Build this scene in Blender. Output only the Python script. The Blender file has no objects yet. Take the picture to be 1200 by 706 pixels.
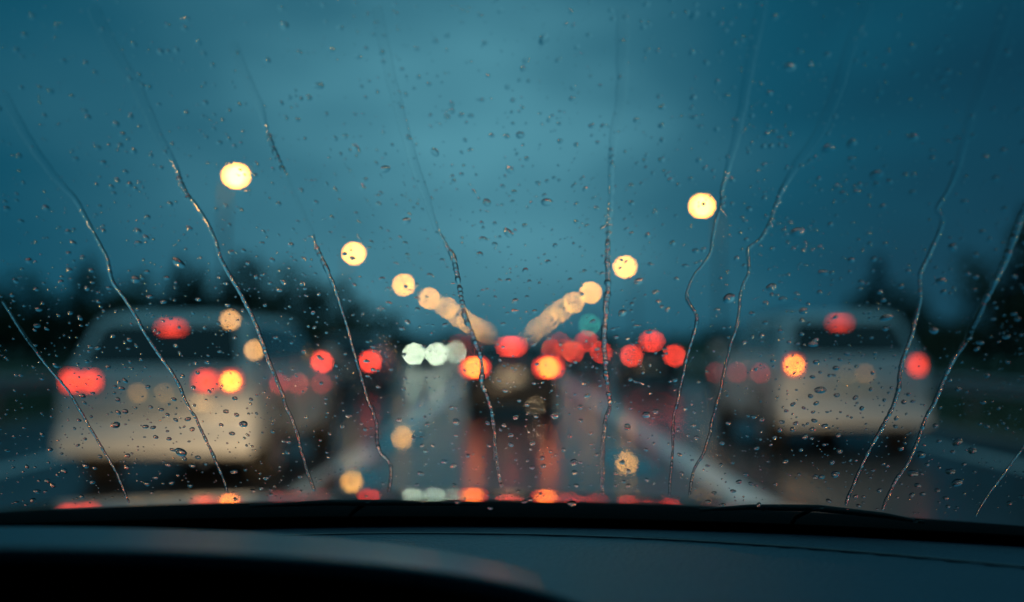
import bpy, bmesh, math, random
from mathutils import Vector, Matrix, noise
random.seed(7)
R = math.radians
scene = bpy.context.scene
col = scene.collection

# ------------------------------------------------------------------ camera
EYE = Vector((0.0, 0.0, 1.30))
FPX = 1150.0                                   # focal length in photograph pixels
cam_d = bpy.data.cameras.new('camera')
cam = bpy.data.objects.new('camera', cam_d)
col.objects.link(cam)
PITCH = math.atan(55 / FPX)
cam.location = EYE
cam.rotation_euler = (R(90) + PITCH, 0, math.atan(3 / FPX))
cam_d.sensor_width = 36
cam_d.lens = 36 * FPX / 1200
cam_d.clip_start = 0.02
cam_d.clip_end = 5000
cam_d.dof.use_dof = True
cam_d.dof.focus_distance = 0.838
cam_d.dof.aperture_fstop = 1.82
scene.camera = cam
scene.render.engine = 'CYCLES'
scene.cycles.use_denoising = True
scene.cycles.use_adaptive_sampling = False
scene.cycles.caustics_refractive = False
scene.cycles.caustics_reflective = False
scene.cycles.sample_clamp_indirect = 40
scene.cycles.max_bounces = 12
scene.cycles.transparent_max_bounces = 24
scene.view_settings.view_transform = 'Standard'
scene.view_settings.look = 'None'
scene.view_settings.exposure = 0
scene.view_settings.gamma = 1

# ------------------------------------------------------------------ sky
SUN_EL, SUN_ROT = R(12), R(200)              # low behind the camera, under the cloud
w = bpy.data.worlds.new('World'); scene.world = w; w.use_nodes = True
nt = w.node_tree; nt.nodes.clear()
def N(tree, typ, **kw):
    n = tree.nodes.new(typ)
    for k, v in kw.items():
        if k in n.inputs.keys(): n.inputs[k].default_value = v
        else: setattr(n, k, v)
    return n
L = nt.links.new
out = N(nt, 'ShaderNodeOutputWorld')
bg = N(nt, 'ShaderNodeBackground')
bg.inputs['Strength'].default_value = 0.10
sky = N(nt, 'ShaderNodeTexSky', sky_type='NISHITA', sun_disc=False, sun_elevation=SUN_EL, sun_rotation=SUN_ROT)
tc = N(nt, 'ShaderNodeTexCoord')
sep = N(nt, 'ShaderNodeSeparateXYZ')
L(tc.outputs['Generated'], sep.inputs[0])
def math_(op, a, b=None, c=None, clamp=False):
    n = nt.nodes.new('ShaderNodeMath'); n.operation = op; n.use_clamp = clamp
    for i, v in enumerate((a, b, c)):
        if v is None: continue
        if isinstance(v, (int, float)): n.inputs[i].default_value = v
        else: L(v, n.inputs[i])
    return n.outputs[0]
X, Y, Z = sep.outputs
# dusk brightness: the last light of the day stands behind thin cloud, low and straight ahead
dx = math_('ADD', X, 0.06)
az = math_('POWER', math_('DIVIDE', math_('ABSOLUTE', dx), 0.345), 2.2)
el = math_('POWER', math_('DIVIDE', math_('ABSOLUTE', math_('SUBTRACT', Z, 0.285)), 0.315), 2.0)
glow = math_('EXPONENT', math_('MULTIPLY', math_('ADD', az, el), -1.0))
front = math_('GREATER_THAN', Y, 0.0)
glow = math_('MULTIPLY', glow, math_('MAXIMUM', Y, math_('MULTIPLY', Y, -0.55)))
over = math_('MULTIPLY', math_('MAXIMUM', math_('SUBTRACT', Z, 0.38), 0.0), 2.6)   # brighter cloud overhead
mp = N(nt, 'ShaderNodeMapping'); mp.inputs['Scale'].default_value = (1.8, 1.0, 4.2); mp.inputs['Location'].default_value = (0.35, 0, 0.25)
mp.inputs['Rotation'].default_value = (0, R(8), 0)
L(tc.outputs['Generated'], mp.inputs[0])
ns = N(nt, 'ShaderNodeTexNoise'); ns.inputs['Scale'].default_value = 1.5; ns.inputs['Detail'].default_value = 3.0; ns.inputs['Roughness'].default_value = 0.45
L(mp.outputs[0], ns.inputs['Vector'])
cl = N(nt, 'ShaderNodeMapRange'); cl.inputs[1].default_value = 0.3; cl.inputs[2].default_value = 0.7; cl.inputs[3].default_value = 0.60; cl.inputs[4].default_value = 1.32
L(ns.outputs[0], cl.inputs[0])
bright = math_('MULTIPLY', math_('ADD', math_('ADD', math_('MULTIPLY', glow, 0.77), 0.145), over), cl.outputs[0])
ramp = N(nt, 'ShaderNodeValToRGB')
ramp.color_ramp.elements[0].position = 0.10; ramp.color_ramp.elements[0].color = (0.01, 0.34, 0.66, 1)
ramp.color_ramp.elements[1].position = 0.95; ramp.color_ramp.elements[1].color = (0.90, 2.95, 3.75, 1)
e = ramp.color_ramp.elements.new(0.28); e.color = (0.03, 0.78, 1.32, 1)
e = ramp.color_ramp.elements.new(0.55); e.color = (0.26, 1.36, 1.98, 1)
L(bright, ramp.inputs[0])
mix = N(nt, 'ShaderNodeMix', data_type='RGBA', blend_type='MIX')
mix.inputs[0].default_value = 0.985                       # cloud cover over the clear dusk sky
L(sky.outputs[0], mix.inputs[6]); L(ramp.outputs[0], mix.inputs[7])
L(mix.outputs[2], bg.inputs[0]); L(bg.outputs[0], out.inputs[0])

# the sun, all but gone behind the cloud
sd = bpy.data.lights.new('sun', 'SUN'); sd.energy = 0.06; sd.angle = R(20); sd.color = (1.0, 0.85, 0.7)
so = bpy.data.objects.new('sun', sd); col.objects.link(so)
so.rotation_euler = (R(90) - SUN_EL, 0, R(180) - SUN_ROT)

# ------------------------------------------------------------------ materials
def mat(name, base=(.5, .5, .5), rough=.5, metal=0, coat=0, emit=None, strength=0, noise_amt=0, noise_scale=8, bump=0, coat_rough=.05, ior=1.5, noise_rough=0):
    m = bpy.data.materials.new(name); m.use_nodes = True
    t = m.node_tree; b = t.nodes['Principled BSDF']
    b.inputs['Base Color'].default_value = (*base, 1); b.inputs['Roughness'].default_value = rough
    b.inputs['Metallic'].default_value = metal; b.inputs['Coat Weight'].default_value = coat
    b.inputs['Coat Roughness'].default_value = coat_rough; b.inputs['IOR'].default_value = ior
    if emit:
        b.inputs['Emission Color'].default_value = (*emit, 1); b.inputs['Emission Strength'].default_value = strength
    if noise_amt or bump or noise_rough:
        co = t.nodes.new('ShaderNodeTexCoord')
        n = t.nodes.new('ShaderNodeTexNoise'); n.inputs['Scale'].default_value = noise_scale; n.inputs['Detail'].default_value = 5
        t.links.new(co.outputs['Object'], n.inputs['Vector'])
        if noise_amt:
            mr = t.nodes.new('ShaderNodeMix'); mr.data_type = 'RGBA'
            mr.inputs[6].default_value = (*[c * (1 - noise_amt) for c in base], 1)
            mr.inputs[7].default_value = (*[min(1, c * (1 + noise_amt)) for c in base], 1)
            t.links.new(n.outputs[0], mr.inputs[0]); t.links.new(mr.outputs[2], b.inputs['Base Color'])
        if noise_rough:
            mm = t.nodes.new('ShaderNodeMapRange'); mm.inputs[3].default_value = max(0, rough - noise_rough); mm.inputs[4].default_value = rough + noise_rough
            t.links.new(n.outputs[0], mm.inputs[0]); t.links.new(mm.outputs[0], b.inputs['Roughness'])
        if bump:
            bp = t.nodes.new('ShaderNodeBump'); bp.inputs['Strength'].default_value = bump; bp.inputs['Distance'].default_value = .01
            n2 = t.nodes.new('ShaderNodeTexNoise'); n2.inputs['Scale'].default_value = noise_scale * 6; n2.inputs['Detail'].default_value = 4
            t.links.new(co.outputs['Object'], n2.inputs['Vector'])
            t.links.new(n2.outputs[0], bp.inputs['Height']); t.links.new(bp.outputs[0], b.inputs['Normal'])
    return m
M = {}
M['white_paint'] = mat('white_paint', (.62, .62, .60), .45, coat=.35, coat_rough=.25, noise_amt=.06, noise_scale=3)
M['silver_paint'] = mat('silver_paint', (.60, .61, .61), .45, coat=.35, coat_rough=.25, noise_amt=.06, noise_scale=3)
M['dark_paint'] = mat('dark_paint', (.02, .022, .027), .3, coat=.9, noise_amt=.1)
M['blue_paint'] = mat('blue_paint', (.03, .05, .08), .3, coat=.9, noise_amt=.1)
M['red_paint'] = mat('red_paint', (.12, .02, .02), .3, coat=.9, noise_amt=.1)
M['bonnet_paint'] = mat('bonnet_paint', (.01, .012, .015), .06, coat=1, coat_rough=.02, bump=0, noise_amt=.1, ior=2.2)
M['car_glass'] = mat('car_glass', (.006, .008, .01), .04, ior=1.5, noise_amt=.1)
M['trim'] = mat('trim', (.02, .02, .02), .6, noise_amt=.2)
M['rubber'] = mat('rubber', (.012, .012, .012), .8, noise_amt=.2, bump=.2)
M['rim'] = mat('rim', (.35, .35, .36), .3, metal=.9, noise_amt=.1)
M['chrome'] = mat('chrome', (.6, .6, .6), .15, metal=1, noise_amt=.05)
M['plate'] = mat('plate', (.75, .72, .62), .4, noise_amt=.05)
M['red_lens'] = mat('red_lens', (.35, .01, .01), .15, coat=.5, noise_amt=.1)
M['plastic'] = mat('soft_touch_plastic', (.062, .108, .16), .38, noise_amt=.15, noise_scale=40, bump=.25)
M['black_plastic'] = mat('black_plastic', (.008, .008, .009), .7, noise_amt=.2, noise_scale=20)
M['frit'] = mat('black_ceramic', (.003, .003, .003), .9, ior=1.12, noise_amt=.1)
M['felt'] = mat('felt', (.03, .03, .03), .9, noise_amt=.2, noise_scale=50)
M['galv'] = mat('galvanised_steel', (.28, .29, .30), .45, metal=.6, noise_amt=.15)
M['pole_paint'] = mat('dark_pole_paint', (.035, .038, .04), .6, noise_amt=.2)
M['concrete'] = mat('concrete', (.22, .22, .21), .8, noise_amt=.2, bump=.3)
M['bark'] = mat('bark', (.05, .035, .025), .9, noise_amt=.3, bump=.5)
M['needles'] = mat('needles', (.035, .055, .03), .7, noise_amt=.35, noise_scale=2)
M['leaf'] = mat('leaf', (.05, .07, .03), .6, noise_amt=.35, noise_scale=2)
M['grass'] = mat('grass', (.04, .06, .025), .8, noise_amt=.4, noise_scale=.5)
M['white_line'] = mat('road_paint', (.85, .85, .82), .6, ior=1.3, coat=.7, coat_rough=.20, noise_amt=.12, noise_scale=6, noise_rough=.12)
def lamp(name, c, s):
    M[name] = mat(name, (.2, .2, .2), .3, emit=c, strength=s, noise_amt=.05)
M['hood_plastic'] = mat('moulded_plastic', (.075, .115, .15), .30, noise_amt=.12, noise_scale=60, bump=.12)
M['strip'] = mat('seam_highlight_tone', (.38, .40, .42), .3, noise_amt=.1, noise_scale=30)  # lighter tone that paints in the highlight of the dash seam
lamp('street_glow', (1, .40, .055), 66)
lamp('brake_hot', (1, .04, .025), 12)
lamp('brake_bulb', (1, .24, .02), 44)
lamp('brake_core', (1, .05, .02), 3.5)
lamp('brake_near', (1, .05, .022), 4.5)
lamp('brake_far', (1, .05, .025), 22)
lamp('amber_hot', (1, .45, .13), 14)
lamp('reflection_red', (1, .06, .06), 5)  # glow imitating red lamps mirrored in the wagons' paint
lamp('tail_dim', (1, .08, .08), 1.5)
lamp('headlight_glow', (.85, 1, .70), 70)
lamp('plate_glow', (1, .62, .28), 2.2)
lamp('amber_glow', (1, .45, .13), 3.0)
lamp('signal_green', (.10, .8, .55), 12)

# windscreen glass: clear, with the faint mirror of a polished face
g = bpy.data.materials.new('windscreen_glass'); g.use_nodes = True; t = g.node_tree; t.nodes.clear()
o_ = t.nodes.new('ShaderNodeOutputMaterial'); mx = t.nodes.new('ShaderNodeMixShader'); fr = t.nodes.new('ShaderNodeFresnel')
fr.inputs[0].default_value = 1.2
tr = t.nodes.new('ShaderNodeBsdfTransparent'); tr.inputs[0].default_value = (.955, .985, .985, 1)
gl = t.nodes.new('ShaderNodeBsdfGlossy'); gl.inputs['Roughness'].default_value = 0.02
t.links.new(fr.outputs[0], mx.inputs[0]); t.links.new(tr.outputs[0], mx.inputs[1]); t.links.new(gl.outputs[0], mx.inputs[2]); t.links.new(mx.outputs[0], o_.inputs[0])
M['glass'] = g
# water drops
wm = bpy.data.materials.new('rain_water'); wm.use_nodes = True; t = wm.node_tree; t.nodes.clear()
o_ = t.nodes.new('ShaderNodeOutputMaterial'); gb = t.nodes.new('ShaderNodeBsdfGlass'); gb.inputs['IOR'].default_value = 1.33; gb.inputs['Roughness'].default_value = 0.0
t.links.new(gb.outputs[0], o_.inputs[0]); M['water'] = wm

# wet asphalt: patches of standing film between rougher, grainy stone
am = bpy.data.materials.new('wet_asphalt'); am.use_nodes = True; t = am.node_tree; b = t.nodes['Principled BSDF']
co = t.nodes.new('ShaderNodeTexCoord'); mpn = t.nodes.new('ShaderNodeMapping'); mpn.inputs['Scale'].default_value = (.55, .16, 1)
t.links.new(co.outputs['Object'], mpn.inputs[0])
n1 = t.nodes.new('ShaderNodeTexNoise'); n1.inputs['Scale'].default_value = 1.0; n1.inputs['Detail'].default_value = 4; t.links.new(mpn.outputs[0], n1.inputs['Vector'])
r1 = t.nodes.new('ShaderNodeMapRange'); r1.inputs[1].default_value = .35; r1.inputs[2].default_value = .68; r1.inputs[3].default_value = .50; r1.inputs[4].default_value = .14
t.links.new(n1.outputs[0], r1.inputs[0]); t.links.new(r1.outputs[0], b.inputs['Coat Weight']); b.inputs['Roughness'].default_value = .36; b.inputs['Specular IOR Level'].default_value = .16; b.inputs['Coat Roughness'].default_value = .085; b.inputs['Coat IOR'].default_value = 1.33
n2 = t.nodes.new('ShaderNodeTexNoise'); n2.inputs['Scale'].default_value = 60; n2.inputs['Detail'].default_value = 3; t.links.new(co.outputs['Object'], n2.inputs['Vector'])
n3 = t.nodes.new('ShaderNodeTexNoise'); n3.inputs['Scale'].default_value = 1.3; n3.inputs['Detail'].default_value = 3; t.links.new(co.outputs['Object'], n3.inputs['Vector'])
ad = t.nodes.new('ShaderNodeMath'); ad.operation = 'MULTIPLY_ADD'; ad.inputs[1].default_value = 2.5
t.links.new(n3.outputs[0], ad.inputs[0]); t.links.new(n2.outputs[0], ad.inputs[2])
bp = t.nodes.new('ShaderNodeBump'); bp.inputs['Strength'].default_value = .11; bp.inputs['Distance'].default_value = .008
t.links.new(ad.outputs[0], bp.inputs['Height']); t.links.new(bp.outputs[0], b.inputs['Normal']); t.links.new(bp.outputs[0], b.inputs['Coat Normal'])
mr = t.nodes.new('ShaderNodeMix'); mr.data_type = 'RGBA'; mr.inputs[6].default_value = (.022, .024, .026, 1); mr.inputs[7].default_value = (.045, .045, .045, 1)
t.links.new(n2.outputs[0], mr.inputs[0]); t.links.new(mr.outputs[2], b.inputs['Base Color']); b.inputs['IOR'].default_value = 1.38
M['asphalt'] = am

# ------------------------------------------------------------------ mesh helpers
def link(name, bm, m, parent=None, smooth=False, **props):
    me = bpy.data.meshes.new(name)
    bm.to_mesh(me); bm.free()
    if m is not None: me.materials.append(M[m] if isinstance(m, str) else m)
    if smooth:
        me.polygons.foreach_set('use_smooth', [True] * len(me.polygons))
    o = bpy.data.objects.new(name, me); col.objects.link(o)
    if parent is not None: o.parent = parent
    for k, v in props.items(): o[k] = v
    return o
def raw(name, verts, faces, m, parent=None, smooth=None, **props):
    me = bpy.data.meshes.new(name); me.from_pydata(verts, [], faces); me.update()
    me.materials.append(M[m] if isinstance(m, str) else m)
    if smooth is True: me.polygons.foreach_set('use_smooth', [True] * len(me.polygons))
    elif smooth: me.polygons.foreach_set('use_smooth', smooth)
    o = bpy.data.objects.new(name, me); col.objects.link(o)
    if parent is not None: o.parent = parent
    for k, v in props.items(): o[k] = v
    return o
def empty(name, loc=(0, 0, 0), rz=0, **props):
    o = bpy.data.objects.new(name, None); col.objects.link(o); o.location = loc; o.rotation_euler = (0, 0, rz); o.empty_display_size = .1
    for k, v in props.items(): o[k] = v
    return o
def box_bm(d, c=(0, 0, 0), bev=0.0, seg=2, bm=None, rot=None):
    own = bm is None
    b2 = bmesh.new(); bmesh.ops.create_cube(b2, size=1)
    for v in b2.verts: v.co = Vector((v.co.x * d[0], v.co.y * d[1], v.co.z * d[2]))
    if bev > 0: bmesh.ops.bevel(b2, geom=b2.edges[:], offset=bev, segments=seg, affect='EDGES', profile=.6)
    if rot is not None: bmesh.ops.rotate(b2, verts=b2.verts[:], matrix=rot)
    bmesh.ops.translate(b2, verts=b2.verts[:], vec=Vector(c))
    if own: return b2
    me = bpy.data.meshes.new('tmp'); b2.to_mesh(me); b2.free(); bm.from_mesh(me); bpy.data.meshes.remove(me)
    return bm
def box(name, d, c, m, parent, bev=0.0, rot=None, seg=2, **props):
    return link(name, box_bm(d, c, bev, seg, rot=rot), m, parent, smooth=False, **props)
def cyl_bm(r, h, c, axis='x', seg=24, r2=None):
    b2 = bmesh.new(); bmesh.ops.create_cone(b2, cap_ends=True, segments=seg, radius1=r, radius2=r if r2 is None else r2, depth=h)
    if axis == 'x': bmesh.ops.rotate(b2, verts=b2.verts[:], matrix=Matrix.Rotation(R(90), 3, 'Y'))
    if axis == 'y': bmesh.ops.rotate(b2, verts=b2.verts[:], matrix=Matrix.Rotation(R(90), 3, 'X'))
    bmesh.ops.translate(b2, verts=b2.verts[:], vec=Vector(c)); return b2
def tube(pts, rad, seg=8):
    """verts, faces of a round tube along pts; rad is a number or a list"""
    vs, fs = [], []
    n = len(pts); pts = [Vector(p) for p in pts]
    for i, p in enumerate(pts):
        d = (pts[min(i + 1, n - 1)] - pts[max(i - 1, 0)]).normalized()
        up = Vector((0, 0, 1)) if abs(d.z) < .9 else Vector((0, 1, 0))
        a = d.cross(up).normalized(); b_ = a.cross(d)
        r = rad[i] if isinstance(rad, (list, tuple)) else rad
        for k in range(seg):
            th = 2 * math.pi * k / seg
            vs.append(p + a * (r * math.cos(th)) + b_ * (r * math.sin(th)))
    for i in range(n - 1):
        for k in range(seg):
            fs.append((i * seg + k, i * seg + (k + 1) % seg, (i + 1) * seg + (k + 1) % seg, (i + 1) * seg + k))
    fs.append(tuple(range(seg))[::-1]); fs.append(tuple((n - 1) * seg + k for k in range(seg)))
    return vs, fs
def strip(name, x0, x1, y0, y1, z, m, ny=1, **props):
    vs, fs = [], []
    for i in range(ny + 1):
        y = y0 + (y1 - y0) * i / ny
        vs += [(x0, y, z), (x1, y, z)]
    for i in range(ny): fs.append((2 * i, 2 * i + 1, 2 * i + 3, 2 * i + 2))
    return raw(name, vs, fs, m, **props)
def at(px, py, D):
    """the place D metres ahead that the photograph shows at pixel px, py"""
    return Vector(((px - 603) / FPX * D, D, EYE.z + (408 - py) / FPX * D))

# ------------------------------------------------------------------ ground and road
gv, gf = [], []
gxs = [-2500, -600, -200, -90, -50, -30, -21, -19.6, -11.6, -8.35, 7.05, 8.6, 12, 20, 40, 90, 200, 600, 2500]
gys = [-60, 0, 20, 40, 60, 90, 130, 200, 400, 1000, 3500]
for y in gys:
    for x in gxs:
        z = -.03
        if x < -21: z = .1 + .012 * min(60, abs(x) - 21)
        if x > 8: z = .02 + .02 * min(60, x - 8)
        gv.append((x, y, z))
nx = len(gxs)
for j in range(len(gys) - 1):
    for i in range(nx - 1): gf.append((j * nx + i, j * nx + i + 1, (j + 1) * nx + i + 1, (j + 1) * nx + i))
raw('ground', gv, gf, 'grass', kind='structure')
strip('road', -8.3, 7.0, -20, 1500, 0.0, 'asphalt', ny=30, kind='structure')
for x in (-8.3, 7.0):
    s = -1 if x < 0 else 1
    raw('kerb', [(x, -20, 0.0), (x, -20, .03), (x + s * .16, -20, .03), (x + s * .16, -20, -.05), (x, 900, 0.0), (x, 900, .03), (x + s * .16, 900, .03), (x + s * .16, 900, -.05)],
        [(0, 1, 5, 4), (1, 2, 6, 5), (2, 3, 7, 6)], 'concrete', kind='structure')
for x in (-5.45, -1.85, 2.02, 5.55):
    wd = .34 if abs(x) < 3 else .2
    strip('lane_line', x - wd / 2, x + wd / 2, -18, 700, .004, 'white_line', ny=20, kind='structure')

# standing water along the markings
M['puddle'] = mat('standing_water', (.012, .014, .015), .035, ior=1.33, bump=.02, noise_scale=1.2, noise_amt=.1)
M['film'] = mat('water_film', (.03, .03, .03), .20, ior=1.4, bump=.04, noise_scale=3, noise_amt=.2)
for (cx, cy, rx, ry, sd, pm) in ((-1.60, 9.7, .30, 1.2, 1, 'puddle'), (-1.66, 14.4, .34, 1.9, 2, 'puddle'), (1.28, 11.3, .28, 1.4, 3, 'puddle'), (2.62, 10.6, .36, 2.6, 5, 'film'), (3.0, 16.0, .65, 4.2, 6, 'film')):
    vs = [(cx, cy, .0095)]
    for k in range(36):
        a = 2 * math.pi * k / 36; q = 1 + .28 * noise.noise(Vector((math.cos(a) * 1.6, math.sin(a) * 1.6, sd * 7.3)))
        vs.append((cx + rx * q * math.cos(a), cy + ry * q * math.sin(a), .008))
    raw('puddle', vs, [(0, 1 + k, 1 + (k + 1) % 36) for k in range(36)], pm, kind='structure')
# grass verge tufts, nobody could count them
def blades(name, x0, x1, y0, y1, n, hmin, hmax):
    vs, fs = [], []
    for _ in range(n):
        x = random.uniform(x0, x1); y = y0 + (y1 - y0) * random.random() ** 1.6
        zb = -.03 if abs(x) < 20 and x < 7 else .02 + .02 * max(0, x - 8)
        if x < -21: zb = .1 + .012 * (abs(x) - 21)
        h = random.uniform(hmin, hmax); a = random.uniform(0, 6.28); l = random.uniform(-.1, .1)
        ww = .012
        k = len(vs)
        vs += [(x - ww * math.cos(a), y - ww * math.sin(a), zb - .03), (x + ww * math.cos(a), y + ww * math.sin(a), zb - .03), (x + l, y + l * .5, zb + h)]
        fs.append((k, k + 1, k + 2))
    return raw(name, vs, fs, 'grass', kind='stuff', label='dark unmown grass on the verge beside the wet road', category='grass')
blades('grass', 7.3, 20, 8, 45, 22000, .12, .35)
blades('grass', -20, -8.6, 8, 45, 22000, .12, .35)

# guard rails
def guard_rail(x, y0, y1, side, label):
    r = empty('guard_rail', (x, y0, 0), label=label, category='guard rail', group='guard rails along the road edges')
    prof = [(0, .46), (.05, .50), (.05, .54), (0, .59), (0, .63), (.05, .68), (.05, .72), (0, .76)]
    vs, fs = [], []
    s = -side
    n = len(prof)
    for y in (0, y1 - y0):
        for th in (0, .006):
            for (a, z) in prof: vs.append((s * (a + .02 + th), y, z))
    for i in range(n - 1):
        fs.append((i, i + 1, 2 * n + i + 1, 2 * n + i)); fs.append((n + i, n + i + 1, 3 * n + i + 1, 3 * n + i))
    raw('rail', vs, fs, 'galv', r)
    y = 0; me = None
    while y < min(y1 - y0, 150):
        if me is None:
            o = link('post', box_bm((.06, .12, .86), (-s * .06, 0, .38), .008), 'galv', r); me = o.data
        else:
            o = bpy.data.objects.new('post', me); col.objects.link(o); o.parent = r
        o.location = (0, y, 0)
        y += 4
guard_rail(-9.4, 6, 320, -1, 'long steel guard rail on the grass left of the road')
guard_rail(8.3, 6, 320, 1, 'long steel guard rail on the grass right of the road')

# ------------------------------------------------------------------ street lamps
def street_lamp(p, side, label, first=True):
    """p = place of the light; side = -1 pole stands left of it, +1 right"""
    zg = 0.0
    arm = .42 if side < 0 else .75
    H = p.z
    r = empty('street_lamp', (p.x + side * arm, p.y, zg), label=label, category='street lamp',
              group='street lamps left of the road' if side < 0 else 'street lamps right of the road')
    vs, fs = tube([(0, 0, -.2), (0, 0, 1), (0, 0, H * .55), (0, 0, H - .3)], [.10, .095, .075, .055], 10)
    raw('pole', vs, fs, 'pole_paint', r, smooth=True)
    raw('pole_base', *tube([(0, 0, -.1), (0, 0, .25), (0, 0, .28)], [.16, .16, .11], 12), 'galv', r)
    pts = [(0, 0, H - .32)] + [(-side * (arm - .2) * math.sin(a), 0, H - .32 + .42 * (1 - math.cos(a))) for a in [R(q) for q in (25, 50, 75, 90)]]
    raw('arm', *tube(pts, .035, 8), 'pole_paint', r, smooth=True)
    hd = link('lamp_head', box_bm((.66, .30, .12), (-side * arm, 0, H + .16), .04, 3), 'galv', r)
    link('lamp_glass', box_bm((.40, .34, .27), (-side * arm, 0, H), .12, 3), 'street_glow', r)
left_px = [(274, 205), (414, 297), (473, 334), (503, 350), (523.5, 361), (537, 370), (547, 377), (555, 382), (562, 386), (568, 389.5), (573, 392), (578, 394.5), (582, 396)]
right_px = [(824, 241), (733, 313), (692, 343), (672, 355), (658, 364), (648, 371), (641, 377), (635, 382), (630, 386), (626, 389.5), (622, 392.5)]
ords = ['nearest', 'second', 'third', 'fourth', 'fifth', 'sixth', 'seventh', 'eighth', 'ninth', 'tenth', 'eleventh', 'twelfth', 'thirteenth']
for i, (px, py) in enumerate(left_px):
    D = FPX * 10.8 / (603 - px)
    street_lamp(at(px, py, D), -1, '%s glowing amber street lamp in the row left of the road' % ords[i])
for i, (px, py) in enumerate(right_px):
    D = FPX * 8.6 / (px - 603)
    street_lamp(at(px, py, D), 1, '%s glowing amber street lamp in the row right of the road' % ords[i])

# traffic signal far ahead on the right
p = at(691, 381, 118)
ts = empty('traffic_signal', (p.x + .25, p.y + .18, 0), label='far traffic signal showing green at the right roadside', category='traffic signal')
raw('pole', *tube([(0, 0, -.1), (0, 0, p.z + .6)], .06, 10), 'trim', ts)
link('housing', box_bm((.42, .25, 1.15), (-.25, 0, p.z + .33), .05), 'black_plastic', ts)
for k, mm in enumerate(('signal_green', 'black_plastic', 'black_plastic')):
    link('lens', cyl_bm(.16, .03, (-.25, -.14, p.z + .36 * k), 'y', 16), mm, ts)
    vs, fs = [], []
    for q in range(9):
        a = R(200 - 220 * q / 8) if False else R(-20 + 220 * q / 8)
        for yy in (-.13, -.33): vs.append((-.25 + .18 * math.cos(a), yy, p.z + .36 * k + .18 * math.sin(a)))
    for q in range(8): fs.append((2 * q, 2 * q + 2, 2 * q + 3, 2 * q + 1))
    raw('visor', vs, fs, 'black_plastic', ts)

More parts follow.
